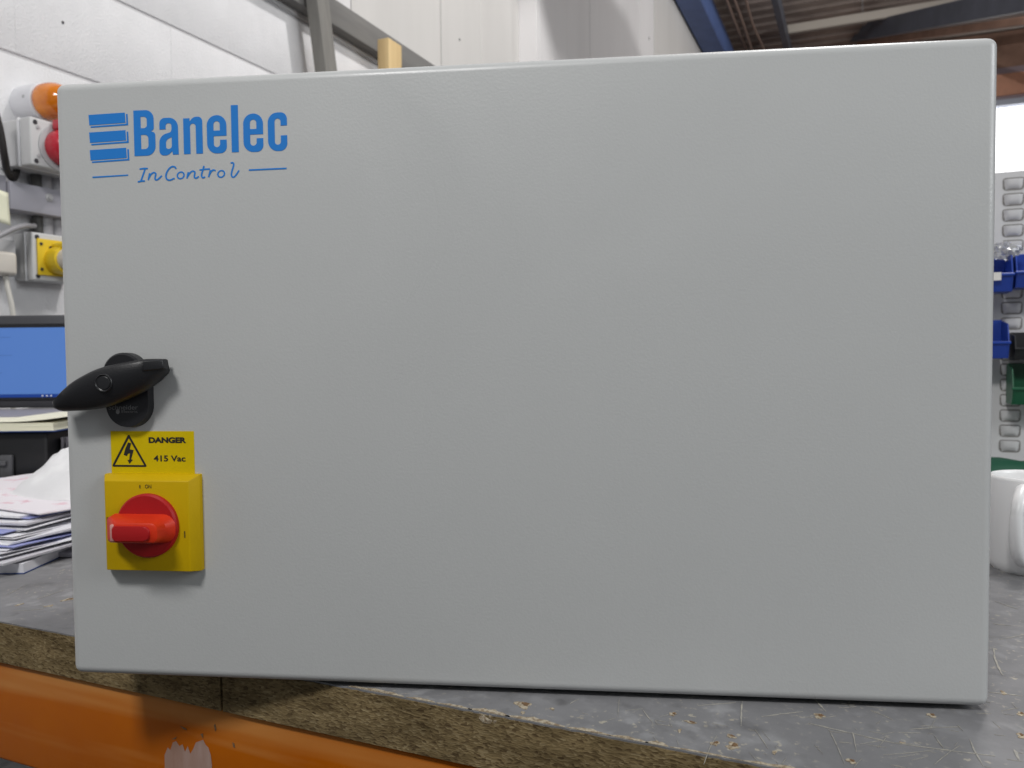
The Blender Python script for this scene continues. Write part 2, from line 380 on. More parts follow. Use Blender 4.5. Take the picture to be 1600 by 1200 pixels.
purlin(1270, 40, 4.1, .10, .05, 'roof_light', 'short pale roof strip near the blue eaves beam', x0=on_z(1228, 50, 4.1).x)
p = on_z(1213, 0, 4.0)
bar_between('roof_brace', 'slate_steel', (p.x, 4, 4.0), (p.x, 15.5, 4.0), .16, .07, 'dark steel roof brace running parallel to the blue beam', 'brace')
for i, (px, m) in enumerate(((1136, 'wire_brown'), (1150, 'wire_brown'), (1166, 'wire_brown'))):
    p = on_z(px, 0, 3.7); bm = bmesh.new()
    tube(bm, spline([(p.x+random.uniform(-.02, .02), y, 3.7+random.uniform(-.02, .02)) for y in range(5, 16)], 3), .013, 8)
    tag(finish('roof_conduit', bm, m), ('thin brown roof conduit nearest the blue beam', 'middle of three thin brown conduits beside the blue beam', 'thin brown roof conduit farthest from the blue beam')[i], 'conduit', 'roof conduits beside the blue beam')
bm = bmesh.new(); bx(bm, -.14, .14, -.05, 1.05, 0, .24, .01, 2); hu = empty('light_blocker', (-.5, 3.38, 3.06), 0, 'grey duct added out of view to shade the white cladding', 'blocker')  # unseen box, added only to throw the shadow band on the cladding
finish('blocker_box', bm, 'socket_dark_grey', hu)
for yy in (.15, .85): box('blocker_hanger', 'slate_steel', -.01, .01, yy, yy+.02, .2405, ZR-3.06-.05, hu)
# far gable wall: brown sheeting, orange band, bright window
YG = 12.0
gab = empty('gable_wall', (0, YG, FLOOR)); tag(gab, 'far brown end wall above the bright window', 'wall', kind='structure')
zt, zb = on_y(1580, 161, YG).z-FLOOR, on_y(1580, 275, YG).z-.8-FLOOR
xl, xr = on_y(1480, 200, YG).x, on_y(1720, 200, YG).x
zo = on_y(1580, 116, YG).z-FLOOR; zo2 = on_y(1580, 150, YG).z-FLOOR; zm = on_y(1580, 105, YG).z-FLOOR
box('sheeting', 'rust_brown', -3, 14, 0, .1, zm, ZR-FLOOR, gab)
box('mauve_strip', 'mauve', -3, 14, -.03, .1, zo+.002, zm-.002, gab)
box('orange_band', 'orange_far', -3, 14, -.06, .1, zo2+.002, zo, gab)
box('lintel', 'mauve', -3, 14, -.04, .1, zt+.05, zo2, gab)
box('pier', 'rust_brown', -3, xl-.05, 0, .1, 0, zt+.048, gab); box('pier', 'rust_brown', xr+.05, 14, 0, .1, 0, zt+.048, gab)
box('sill_wall', 'rust_brown', xl-.048, xr+.048, 0, .1, 0, zb, gab)
win = empty('window', ((xl+xr)/2, YG, zb+FLOOR), 0, 'overexposed bright window above the louvred panel', 'window')
hw, hh = (xr-xl)/2, zt-zb
box('pane', 'window_daylight', -hw, hw, .04, .05, .06, hh-.04, win)
box('frame_top', 'frame_white', -hw-.045, hw+.045, -.05, .09, hh-.03, hh+.045, win); box('frame_bottom', 'frame_white', -hw-.045, hw+.045, -.05, .09, .002, .055, win)
box('frame_side', 'frame_white', -hw-.045, -hw, -.05, .09, .056, hh-.032, win); box('frame_side', 'frame_white', hw, hw+.045, -.05, .09, .056, hh-.032, win)

# ==================================================================  WORKBENCH
TH = .219-.219+abs(on_y(0, 1035, YB).z)                # board thickness
XJ = on_y(346, 1090, YB).x                             # joint between the two boards
bench = empty('workbench', (0, YB, 0), 0, 'grey laminate workbench with raw chipboard edge on an orange steel beam', 'workbench')
XR = 2.2
def board(x0, x1):
    bm = bmesh.new(); bx(bm, x0, x1, 0, YP-YB+.04, -TH, -.0012)
    o = finish('board', bm, 'chipboard', bench, smooth=0)
    # slightly broken front arris
    bm = bmesh.new(); n = int((x1-x0)/.004); top = []; lo = []
    for i in range(n+1):
        x = x0+(x1-x0)*i/n
        j = random.uniform(0, .0011) if x > XJ else random.uniform(0, .0005)
        top.append(j)
    A = [bm.verts.new((x0+(x1-x0)*i/n, top[i], 0)) for i in range(n+1)]
    B = [bm.verts.new((x0+(x1-x0)*i/n, YP-YB+.04, 0)) for i in range(n+1)]
    C_ = [bm.verts.new((x0+(x1-x0)*i/n, top[i]+.0001, -.0012)) for i in range(n+1)]
    for i in range(n):
        bm.faces.new((A[i], A[i+1], B[i+1], B[i])); bm.faces.new((A[i], C_[i], C_[i+1], A[i+1]))
    finish('laminate_sheet', bm, 'laminate', o, smooth=0)
    return o
bdl = board(XW+.01, XJ-.0012); bdr = board(XJ+.0012, XR)
# chips, knocks and scratches worn through the laminate (seen lying on the top)
def decal(name, m, pts, host, z=.0003):
    bm = bmesh.new(); f = bm.faces.new([bm.verts.new((p[0], p[1], z)) for p in pts])
    g = bmesh.ops.extrude_face_region(bm, geom=[f]); bmesh.ops.translate(bm, verts=[v for v in g['geom'] if isinstance(v, bmesh.types.BMVert)], vec=(0, 0, -.00025))
    bmesh.ops.triangulate(bm, faces=bm.faces[:])
    return finish(name, bm, m, host, smooth=0)
def chip(px, py, rx, ry, host, inner=True):
    c = on_z(px, py); n = 26; sx, sy = c.x, c.y-YB
    w_ = abs((on_z(px+rx, py)-c).x); h_ = (on_z(px, py-ry)-c).length
    ph = [random.uniform(0, 6.3) for _ in range(4)]
    def blob(k, ox=0, oy=0):
        o = []
        for i in range(n):
            a = 2*math.pi*i/n; r = k*(.78+.20*math.sin(2*a+ph[0])+.16*math.sin(3*a+ph[1])+.12*math.sin(5*a+ph[2])+random.uniform(-.09, .09))
            o.append((sx+w_*(r*math.cos(a)+ox), sy+h_*(r*math.sin(a)+oy)))
        return o
    decal('chip', 'chip_pale', blob(1), host, .0003)
    if inner: decal('chip_core', 'chip_brown', blob(.45, .22, .25), host, .0006)
for px, py, rx, ry in ((817, 1102, 15, 7), (817, 1114, 4, 3), (863, 1108, 5, 2), (1117, 1162, 9, 4), (1145, 1166, 14, 6), (1142, 1151, 9, 3), (1330, 1190, 9, 4),
                       (1062, 1142, 4, 3), (1280, 1119, 12, 4), (1455, 1118, 10, 3), (1051, 1116, 8, 3), (1079, 1129, 12, 2), (1568, 1083, 6, 3), (1595, 1116, 8, 3), (1595, 1150, 8, 4), (1410, 1161, 5, 2), (1210, 1176, 5, 3)):
    chip(px, py, rx, ry, bdr, rx > 7)
for px, py, rx, ry in ((106, 937, 7, 3), (77, 947, 5, 2), (30, 945, 4, 2)): chip(px, py, rx, ry, bdl, px > 100)
# knocked-out corner at the edge
for px_, w_k in ((752, .006), (760, .0075), (768, .005)):
    kp = on_y(px_, 1112, YB); bm = bmesh.new(); bmesh.ops.create_icosphere(bm, subdivisions=2, radius=1)
    for v in bm.verts: v.co = Vector((v.co.x*w_k, v.co.y*.0035, v.co.z*.0042))*random.uniform(.7, 1.15)
    finish('knocked_edge', bm, 'chip_pale', bdr, loc=(kp.x, .0028, -.0035), smooth=0)
# worn rim: irregular pale strip along the front arris of the right board
x = XJ+.11
while x < 1.6:
    L = random.uniform(.012, .05); n = 9
    if random.random() < .86:
        w0 = random.uniform(.0018, .0052)
        f_ = [(x+L*i/n, .0012) for i in range(n+1)]; b_2 = [(x+L*i/n, w0*(math.sin(math.pi*(i+.4)/(n+.8)))*random.uniform(.6, 1.2)+.0014) for i in range(n, -1, -1)]
        decal('worn_rim', 'chip_pale', f_+b_2, bdr, .00035)
    x += L*random.uniform(.85, 1.1)
# scratches
scr = [((1160, 1095), (1158, 1135), 2), ((1090, 1103), (1150, 1098), 1.6), ((1190, 1120), (1255, 1112), 1.6), ((1263, 1130), (1330, 1146), 2), ((1330, 1146), (1400, 1162), 1.6), ((1400, 1162), (1555, 1182), 1.4),
       ((1332, 1145), (1338, 1175), 1.6), ((1515, 1155), (1537, 1198), 1.3), ((1585, 1172), (1593, 1188), 3), ((1552, 1013), (1566, 1055), 3), ((1545, 1082), (1598, 1088), 1.6), ((1270, 1090), (1290, 1112), 2.4), ((968, 1092), (966, 1120), .9), ((1005, 1110), (1020, 1130), .9),
       ((1360, 1110), (1395, 1125), .8), ((1420, 1140), (1500, 1136), .8), ((1180, 1140), (1200, 1170), .8), ((890, 1100), (905, 1092), .9), ((1380, 1180), (1460, 1172), .8), ((1460, 1150), (1475, 1170), 1), ((1555, 940), (1590, 952), 1.5), ((1552, 975), (1580, 978), 2.5), ((1560, 1000), (1600, 992), 1.2), ((1460, 1195), (1500, 1165), .8), ((1100, 1195), (1120, 1150), .8), ((1295, 1140), (1320, 1195), .7),
       ((58, 936), (100, 922), 1.6), ((60, 946), (82, 949), 1.2), ((10, 930), (40, 915), .8), ((20, 955), (70, 952), .7)]
def scratch(a, b, wpx, host):
    A, B = on_z(*a), on_z(*b); d = (B-A); L = d.length; d.normalize(); nrm = Vector((-d.y, d.x, 0)); mm = wpx*.00052; n = max(4, int(L/.004))
    pts = []; base = Vector((0, YB, 0)); bow = random.uniform(-.02, .02)*L
    cen = [A-base+d*(L*i/n)+nrm*(bow*math.sin(math.pi*i/n)+random.uniform(-.2, .2)*mm) for i in range(n+1)]
    hwid = [mm*.5*random.uniform(.25, 1.3)*min(1, .25+3*min(i, n-i)/n) for i in range(n+1)]
    pts = [c+nrm*h for c, h in zip(cen, hwid)]+[c-nrm*h for c, h in reversed(list(zip(cen, hwid)))]
    decal('scratch', 'scratch', [(p.x, p.y) for p in pts], host, .00032)
for a, b, wp in scr: scratch(a, b, wp, bdl if a[0] < 200 else bdr)
for i in range(90):
    px, py = random.uniform(900, 1600), random.uniform(1085, 1198)
    if py < 1126+(px-817)*.178-50 or py > 1126+(px-817)*.178-6: 
        if px < 1250: continue
    an = random.choice((.25, .35, 1.2, -.3, 2.0))+random.uniform(-.2, .2); L = random.uniform(6, 34)
    scratch((px, py), (px+L*math.cos(an), py+L*math.sin(an)*.5), random.uniform(.2, .5), bdr)
# orange steel beam under the front edge, with a rubbed bare patch
zb0 = on_y(0, 1188, YB+.004).z
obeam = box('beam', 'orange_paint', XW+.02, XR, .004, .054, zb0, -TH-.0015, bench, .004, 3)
pp = [(258, 1215), (257, 1180), (262, 1168), (266, 1172), (270, 1160), (275, 1158), (280, 1166), (285, 1163), (289, 1175), (293, 1166), (297, 1178), (302, 1170), (306, 1160), (312, 1158), (317, 1156), (321, 1164), (325, 1168), (329, 1180), (331, 1196), (330, 1215)]
def face_decal(name, m, pxs, yoff):
    bm = bmesh.new(); vs_ = []
    for a, b in pxs:
        p = on_y(a, b, YB+yoff); vs_.append(bm.verts.new((p.x, yoff, max(p.z, zb0+.004))))
    f = bm.faces.new(vs_); g = bmesh.ops.extrude_face_region(bm, geom=[f]); bmesh.ops.translate(bm, verts=[v for v in g['geom'] if isinstance(v, bmesh.types.BMVert)], vec=(0, .0002, 0))
    bmesh.ops.triangulate(bm, faces=bm.faces[:]); return finish(name, bm, m, obeam, smooth=0)
face_decal('bare_patch', 'bare_patch', pp, .0036)
for q in ([(334, 1133), (336, 1131), (338, 1140), (336, 1143)], [(281, 1134), (290, 1138), (292, 1141), (286, 1139)], [(268, 1155), (276, 1151), (274, 1155)], [(363, 1160), (366, 1162), (367, 1169), (364, 1167)], [(313, 1147), (317, 1146), (317, 1154)]):
    face_decal('paint_nick', 'chip_brown', q, .0036)
# legs of the bench (under the beam, mostly out of frame)
for lx in (XW+.1, -.2, 1.9):
    box('leg', 'slate_steel', lx, lx+.06, .06, .12, FLOOR-0, -TH-.0015, bench)
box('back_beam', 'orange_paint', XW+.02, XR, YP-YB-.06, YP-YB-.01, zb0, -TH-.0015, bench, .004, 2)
for lx in (XW+.1, 1.9): box('leg', 'slate_steel', lx, lx+.06, YP-YB-.13, YP-YB-.07, FLOOR, -TH-.0015, bench)

# ==================================================================  CONTROL CABINET
YAW = math.radians(-6.38)+AZ
_c = Vector((-.0080, .5165, 0)); CO = _RZ @ _c - Vector((-math.sin(YAW), math.cos(YAW), 0))*.0034; CO.z = .0049   # face of the door, its rounded rim lies 3 mm further back
cab = empty('control_cabinet', (CO.x, CO.y, 0), YAW, 'large light grey wall-mount control cabinet standing on the workbench', 'cabinet')
DR = Vector((math.cos(YAW), math.sin(YAW), 0)); DI = Vector((-math.sin(YAW), math.cos(YAW), 0))
def door_pt(px, py, h=0.):
    """pixel -> local (x, z) on the plane h in front of the door"""
    d = ray(px, py); o = Vector((CO.x, CO.y, 0))-DI*h; t = (o-CAM).dot(DI)/d.dot(DI); p = CAM+d*t-Vector((CO.x, CO.y, 0))
    return p.dot(DR), p.z
W2, H0, H1 = .3008, .0033, .4082
bm = bmesh.new()
bx(bm, -W2, W2, 0, .022, H0, H1)
fe = [e for e in bm.edges if all(abs(v.co.y) < 1e-6 for v in e.verts)]; ve = [e for e in bm.edges if abs(e.verts[0].co.y-e.verts[1].co.y) > .01]
bmesh.ops.bevel(bm, geom=fe+ve, offset=.0062, segments=6, profile=.5, affect='EDGES')
door = finish('door', bm, 'powder_coat', cab, smooth=40)
box('door_seal', 'cabinet_inside', -W2+.006, W2-.006, .0222, .027, .007, H1-.004, cab)
box('body', 'powder_coat', -W2+.0025, W2-.0025, .0272, .2272, .0, H1-.0015, cab, .004, 3)
# --- print on the door
def fill2d(name, loops, m, parent, h):
    """flat outline with holes, local (x,z), as a thin solid on the door face"""
    cu = bpy.data.curves.new(name, 'CURVE'); cu.dimensions = '2D'; cu.fill_mode = 'BOTH'; cu.extrude = .00006
    for lp in loops:
        s = cu.splines.new('POLY'); s.points.add(len(lp)-1); s.use_cyclic_u = True
        for q, p in zip(s.points, lp): q.co = (p[0], p[1], 0, 1)
    t = bpy.data.objects.new('t', cu); col.objects.link(t); dg = bpy.context.evaluated_depsgraph_get()
    me = bpy.data.meshes.new_from_object(t.evaluated_get(dg)); bpy.data.objects.remove(t)
    me.materials.clear(); me.materials.append(MATS[m]); me.name = name
    me.transform(Matrix(((1, 0, 0, 0), (0, 0, 1, -h), (0, 1, 0, 0), (0, 0, 0, 1))))
    o = bpy.data.objects.new(name, me); col.objects.link(o); o.parent = parent; return o
def rp(pts, n=7):
    """polygon with rounded corners: (x, y, r)"""
    out = []; N = len(pts)
    for i in range(N):
        p = Vector(pts[i][:2]); r = pts[i][2] if len(pts[i]) > 2 else 0
        if r <= 0: out.append(tuple(p)); continue
        a = Vector(pts[i-1][:2])-p; b = Vector(pts[(i+1) % N][:2])-p
        la, lb = a.length, b.length; a.normalize(); b.normalize(); t = min(r, la*.499, lb*.499)
        A, B = p+a*t, p+b*t
        for k in range(n+1):
            s = k/n; s2 = 1-s
            # superelliptic-looking conic
            wq = .72; den = s2*s2+2*wq*s*s2+s*s
            out.append(tuple((A*(s2*s2)+p*(2*wq*s*s2)+B*(s*s))/den))
    return out
def lp(px, py): return (120+px/4.444, 150+py/4.444)    # enlarged view of the emblem -> pixel
u1, v1 = door_pt(*lp(402, 418)); u2, v2 = door_pt(*lp(1400, 381)); S = (u2-u1)/998
SH = S*1.0
G = {
 'B': [[(0, 0), (150, 0, 62), (150, 150, 42), (120, 159, 5), (141, 170, 36), (141, 300, 58), (0, 300)], [(49, 44), (101, 44, 26), (101, 138, 26), (49, 138)], [(49, 182), (93, 182, 24), (93, 257, 24), (49, 257)]],
 'a': [[(134, 0), (132, 60, 10), (132, 243, 62), (3, 243, 62), (3, 168), (46, 168), (46, 207, 18), (87, 207, 18), (87, 150, 16), (1, 128, 56), (-2, -3, 48), (62, -3, 30), (88, 24, 4), (93, 0)], [(46, 38, 17), (87, 40, 22), (87, 116, 4), (46, 98, 20)]],
 'n': [[(0, 0), (0, 234), (44, 234), (44, 212, 2), (70, 242, 26), (132, 242, 52), (132, 0), (86, 0), (86, 198, 20), (46, 198, 20), (46, 0)]],
 'e': [[(0, -3, 66), (135, -3, 66), (135, 85), (90, 85), (90, 38, 22), (46, 38, 22), (46, 110), (135, 110), (135, 246, 66), (0, 246, 66)], [(46, 146), (90, 146), (90, 207, 22), (46, 207, 22)]],
 'l': [[(0, 0), (48, 0), (48, 306), (0, 306)]],
 'c': [[(0, -3, 66), (130, -3, 66), (130, 97), (87, 97), (87, 38, 21), (46, 38, 21), (46, 207, 21), (87, 207, 21), (87, 160), (130, 160), (130, 246, 66), (0, 246, 66)]],
}
for ch, ox in (('B', 0), ('a', 178), ('n', 348), ('e', 511), ('l', 680), ('e', 762), ('c', 930)):
    fill2d('logo_letter', [[(u1+S*(ox+x), v1+SH*y) for x, y in rp(l)] for l in G[ch]], 'print_blue', door, .00012)
for k in range(3):
    dx, dy = 4.5*k, 122*k
    fill2d('logo_bar', [[door_pt(*lp(x+dx, y+dy)) for x, y in ((82, 132), (334, 115), (338, 186), (88, 204))]], 'print_blue', door, .00012)
    fill2d('logo_shadow', [[door_pt(*lp(x+dx, y+dy)) for x, y in ((96, 211), (345, 192), (342, 126), (353, 125), (357, 203), (98, 221))]], 'print_blue', door, .00012)
for q in (((110, 560), (357, 545), (357, 554), (110, 570)), ((1195, 509), (1457, 497), (1457, 508), (1195, 520))):
    fill2d('logo_rule', [[door_pt(*lp(x, y)) for x, y in q]], 'print_blue', door, .00012)
def stroke_loop(pts, w0):
    P = [Vector((p[0], p[1])) for p in pts]; L_, R_ = [], []
    n = len(P)
    for i, p in enumerate(P):
        t = (P[min(i+1, n-1)]-P[max(i-1, 0)]).normalized(); q = Vector((-t.y, t.x)); hw_ = w0*.5*(.75 if i in (0, n-1) else 1)
        L_.append(tuple(p+q*hw_)); R_.append(tuple(p-q*hw_))
    return L_+R_[::-1]
strokes = [[(476, 504), (462, 545), (446, 590)], [(436, 508), (470, 503), (494, 504)], [(424, 597), (448, 591), (474, 590)],
           [(507, 536), (502, 560), (497, 585)], [(500, 572), (515, 545), (535, 532), (549, 540), (545, 562), (546, 580), (562, 580), (592, 553)],
           [(690, 506), (680, 492), (658, 492), (634, 515), (620, 550), (626, 577), (648, 584), (680, 571)],
           [(775, 528), (770, 550), (766, 574)], [(769, 562), (785, 536), (804, 522), (820, 528), (818, 548), (818, 566), (832, 570), (848, 558)],
           [(884, 485), (874, 520), (867, 548), (874, 567), (892, 562)], [(852, 514), (890, 509), (926, 507)],
           [(928, 514), (922, 540), (916, 564)], [(919, 552), (932, 527), (948, 514), (964, 519)],
           [(1068, 466), (1084, 464), (1090, 478), (1080, 515), (1074, 545), (1082, 563), (1100, 556), (1128, 516)]]
for i, s in enumerate(strokes):
    pts = [(p.x, p.y) for p in spline([(x, y, 0) for x, y in s], 5)]
    fill2d('tagline_stroke', [[door_pt(*lp(x, y)) for x, y in stroke_loop(pts, 11)]], 'print_blue', door, .00010+.00003*(i % 3))
for cx, cy in ((722, 551), (1003, 541)):
    def ell(rx, ry): return [door_pt(*lp(cx+rx*math.cos(a)+.12*ry*math.sin(a), cy-ry*math.sin(a))) for a in [2*math.pi*k/24 for k in range(24)]]
    fill2d('tagline_stroke', [ell(28, 28), ell(18, 18)], 'print_blue', door, .00012)

def text(name, s, parent, m, x0, x1, z0, z1, h, bold=0., rotz=0., keep=False):
    """lettering fitted into a box on a plane h in front of the door (local x, z)"""
    cu = bpy.data.curves.new(name, 'FONT'); cu.body = s; cu.size = 1; cu.offset = bold; cu.extrude = 0
    t = bpy.data.objects.new('t', cu); col.objects.link(t); dg = bpy.context.evaluated_depsgraph_get()
    me = bpy.data.meshes.new_from_object(t.evaluated_get(dg)); bpy.data.objects.remove(t)
    if rotz: me.transform(Matrix.Rotation(rotz, 4, 'Z'))
    xs = [v.co.x for v in me.vertices]; ys = [v.co.y for v in me.vertices]; a, b, c, d = min(xs), max(xs), min(ys), max(ys)
    for v in me.vertices:
        v.co = Vector((x0+(v.co.x-a)/(b-a)*(x1-x0), -h, z0+(v.co.y-c)/(d-c)*(z1-z0)))
    me.materials.clear(); me.materials.append(MATS[m]); me.name = name
    o = bpy.data.objects.new(name, me); col.objects.link(o); o.parent = parent; return o

# --- handle: oblong lock base, wing lever, button
hb = .0065
def stadium(x0, x1, z0, z1, r, n=10):
    return rp([(x0, z0, r), (x1, z0, r), (x1, z1, r), (x0, z1, r)], n)
def prism(bm, outline, y0, y1, taper=1., bev=0.):
    cx = sum(p[0] for p in outline)/len(outline); cz = sum(p[1] for p in outline)/len(outline)
    A = [bm.verts.new((x, y0, z)) for x, z in outline]; B = [bm.verts.new((cx+(x-cx)*taper, y1, cz+(z-cz)*taper)) for x, z in outline]
    n = len(outline); f0 = bm.faces.new(A); f1 = bm.faces.new(B[::-1])
    for i in range(n): bm.faces.new((A[i], A[(i+1) % n], B[(i+1) % n], B[i]))
    if bev: bmesh.ops.bevel(bm, geom=[e for e in f1.edges], offset=bev, segments=3, profile=.5, affect='EDGES')
def cp(px, py): return (80+px/8, 530+py/8)              # enlarged view of the handle -> pixel
bx0 = door_pt(*cp(672, 700), hb)[0]; bx1 = door_pt(*cp(1215, 700), hb)[0]; bz1 = door_pt(*cp(900, 205), hb)[1]; bz0 = door_pt(*cp(950, 1112), hb)[1]
bm = bmesh.new(); rr = (bx1-bx0)*.62
ol = rp([(bx0, bz0, rr), (bx1, bz0, rr), (bx1, bz1, rr), (bx0, bz1, rr)], 10); prism(bm, ol, 0, -hb, .97, .0022)
hbase = finish('handle_base', bm, 'black_plastic', cab)
tx0, tz1 = door_pt(*cp(715, 822), hb+.0002); tx1, tz0 = door_pt(*cp(1085, 880), hb+.0002)
text('base_lettering', 'Schneider', hbase, 'grey_print', tx0, tx1, tz0, tz1, hb+.00025)
tx0, tz1 = door_pt(*cp(880, 888), hb+.0002); tx1, tz0 = door_pt(*cp(1082, 920), hb+.0002)
text('base_lettering', 'Electric', hbase, 'grey_print', tx0, tx1, tz0, tz1, hb+.00025)
sx_, sz_ = door_pt(*cp(835, 905), hb)
fill2d('base_emblem', [[(sx_+.0013*math.cos(a), sz_+.0017*math.sin(a)) for a in [2*math.pi*k/14 for k in range(14)]]], 'grey_print', hbase, hb+.0003)
# hub standing on the upper half of the base
cxh, czh = door_pt(*cp(910, 440), .011); rh = abs(door_pt(*cp(1160, 400), .011)[0]-door_pt(*cp(650, 400), .011)[0])/2
bm = bmesh.new(); lathe(bm, [(rh, -.005), (rh, -.0120), (rh-.0012, -.0135), (0, -.0135)], 'Y', 36, (cxh, 0, czh)); finish('hub', bm, 'black_plastic', hbase)
# lever: lofted along its length; each station = (upper px, lower px, height of the crown)
hl = .026
st = [((50, 775), (84, 898), .0190), ((75, 735), (120, 906), .0205), ((165, 630), (260, 900), .0215), ((300, 515), (400, 893), .0222), ((480, 412), (560, 872), .0225), ((640, 350), (720, 832), .0226), ((850, 300), (900, 762), .0222), ((1060, 264), (1060, 690), .0208),
      ((1190, 247), (1200, 612), .0185), ((1330, 246), (1330, 515), .0150), ((1415, 252), (1425, 440), .0122), ((1440, 300), (1465, 392), .0105)]
bm = bmesh.new(); rings = []
st_ = [((p[0], p[1]), (q[0], q[1]), p[2]) for p, q in zip(spline([(a[0], a[1], c) for a, b, c in st], 4), spline([(b[0], b[1], c) for a, b, c in st], 4))]
for (ax, ay), (bx_, by_), cr in st_:
    hm = cr-.004; A = Vector(door_pt(*cp(ax, ay), hm)); B = Vector(door_pt(*cp(bx_, by_), hm)); ring = []
    un = max(.0045, cr-.0105)
    # cross-section: flat back, steep rounded sides, low ridge nearer the upper side
    prof = [(0.02, un), (0, un+.0012), (0, cr-.0042), (.03, cr-.0018), (.10, cr-.0004), (.35, cr), (.60, cr-.0006), (.76, cr-.0022), (.92, cr-.0046), (1, cr-.0072), (1, un+.0010), (.97, un)]
    for t, h in prof:
        p = A+(B-A)*t; ring.append(bm.verts.new((p.x, -max(h, un), p.y)))
    rings.append(ring)
for a, b in zip(rings, rings[1:]):
    n = len(a)
    for i in range(n): bm.faces.new((a[i], a[(i+1) % n], b[(i+1) % n], b[i]))
bm.faces.new(rings[0]); bm.faces.new(rings[-1][::-1])
lever = finish('lever', bm, 'black_plastic', hbase, smooth=48)
bxx, bzz = door_pt(*cp(655, 548), .0225)
bm = bmesh.new(); lathe(bm, [(.0060, -.018), (.0060, -.0226), (.0055, -.0231), (.0050, -.0225), (.0046, -.0223), (.0040, -.0228), (0, -.0231)], 'Y', 32, (bxx, 0, bzz)); finish('lock_cover', bm, 'black_button', hbase)
# grey raised end block of the lever
e0, e1, e2, e3 = [Vector(door_pt(*cp(*q), hh0)) for q, hh0 in (((1150, 268), .0185), ((1396, 260), .0132), ((1428, 368), .0128), ((1150, 400), .0185))]
bm = bmesh.new(); vt = [bm.verts.new((p.x, -h, p.y)) for p, h in ((e0, .0198), (e1, .0140), (e2, .0136), (e3, .0198))]; vb = [bm.verts.new((p.x, -.009, p.y)) for p in (e0, e1, e2, e3)]
bm.faces.new(vt); bm.faces.new(vb[::-1])
for q in range(4): bm.faces.new((vt[q], vb[q], vb[(q+1) % 4], vt[(q+1) % 4]))
bmesh.ops.bevel(bm, geom=[e for f_ in bm.faces if all(v in f_.verts for v in vt) for e in f_.edges], offset=.0008, segments=3, profile=.5, affect='EDGES')
finish('lever_tip', bm, 'black_plastic', hbase)

# --- warning label
lx0, lz1 = door_pt(173, 673.5); lx1, _ = door_pt(303, 673.5); _, lz0 = door_pt(238, 742)
bm = bmesh.new(); bx(bm, lx0, lx1, -.0003, -.00002, lz0, lz1); wl = finish('warning_label', bm, 'label_yellow', cab, smooth=0); wl['label'] = 'yellow electrical danger sticker with black triangle'
def wp(px, py): return (140+px/4.615, 650+py/4.615)
def WP(px, py): return door_pt(*wp(px, py), .0003)
fill2d('triangle', [rp([(*WP(282, 128), .0016), (*WP(417, 367), .0016), (*WP(160, 365), .0016)], 5), [WP(283, 160), WP(394, 354), WP(183, 352)][::-1]], 'print_black', wl, .0004)
fill2d('lightning_bolt', [[WP(*q) for q in ((278, 190), (300, 196), (290, 240), (318, 246), (300, 312), (312, 316), (288, 345), (274, 316), (286, 318), (292, 268), (277, 272), (270, 288), (247, 280), (258, 236))]], 'print_black', wl, .0004)
def fit_text(s, a, b, m, host, h, bold):
    x0, z1 = a; x1, z0 = b; return text('lettering', s, host, m, x0, x1, z0, z1, h, bold)
fit_text('DANGER', WP(426, 152), WP(698, 195), 'print_black', wl, .0005, .050)
fit_text('415 Vac', WP(462, 283), WP(693, 328), 'print_black', wl, .0005, .022)

# --- isolator switch: yellow plate, red dial, grip
hs = .0105
f00 = Vector(door_pt(*wp(125, 1110), hs)); f11 = Vector(door_pt(*wp(706, 472), hs)); fr = door_pt(*wp(718, 800), hs)[0]
br, bt = door_pt(*wp(802, 800), .0035)[0], door_pt(*wp(450, 419), .0035)[1]
fx0, fx1, fz0, fz1 = f00.x, fr, f00.y, f11.y
mgx, mgz = max(.0015, br-fx1), max(.0012, bt-fz1)
bm = bmesh.new()
A = [(fx0-mgx, fz0-.0012), (fx1+mgx, fz0-.0012), (fx1+mgx, fz1+mgz), (fx0-mgx, fz1+mgz)]; B = [(fx0, fz0), (fx1, fz0), (fx1, fz1), (fx0, fz1)]
lv = [[bm.verts.new((x, -h, z)) for x, z in q] for q, h in ((A, 0), (A, .0035), (B, hs))]
for a, b in zip(lv, lv[1:]):
    for i in range(4): bm.faces.new((a[i], a[(i+1) % 4], b[(i+1) % 4], b[i]))
ff = bm.faces.new(lv[2]); bm.faces.new(lv[0][::-1])
bmesh.ops.bevel(bm, geom=[e for e in bm.edges if not all(abs(v.co.y) < 1e-7 for v in e.verts)], offset=.0007, segments=2, profile=.5, affect='EDGES')
plate = finish('switch_plate', bm, 'switch_yellow', cab, smooth=30)
def SP(px, py, h=hs): return door_pt(*wp(px, py), h)
def fit2(s, a, b, rot=0., m='print_black', bold=.0):
    (x0, z1), (x1, z0) = SP(*a), SP(*b); text('marking', s, plate, m, x0, x1, z0, z1, hs+.0002, bold, rot)
fit2('ON', (400, 494), (446, 522)); fit2('I', (360, 496), (367, 522)); fit2('OFF', (124, 728), (147, 792), math.radians(90), bold=.03); fit2('O', (130, 826), (146, 850), math.radians(90))
for a, b in (((684, 830), (691, 878)),):
    (x0, z1), (x1, z0) = SP(*a), SP(*b); fill2d('marking', [[(x0, z0), (x1, z0), (x1, z1), (x0, z1)]], 'print_black', plate, hs+.0002)
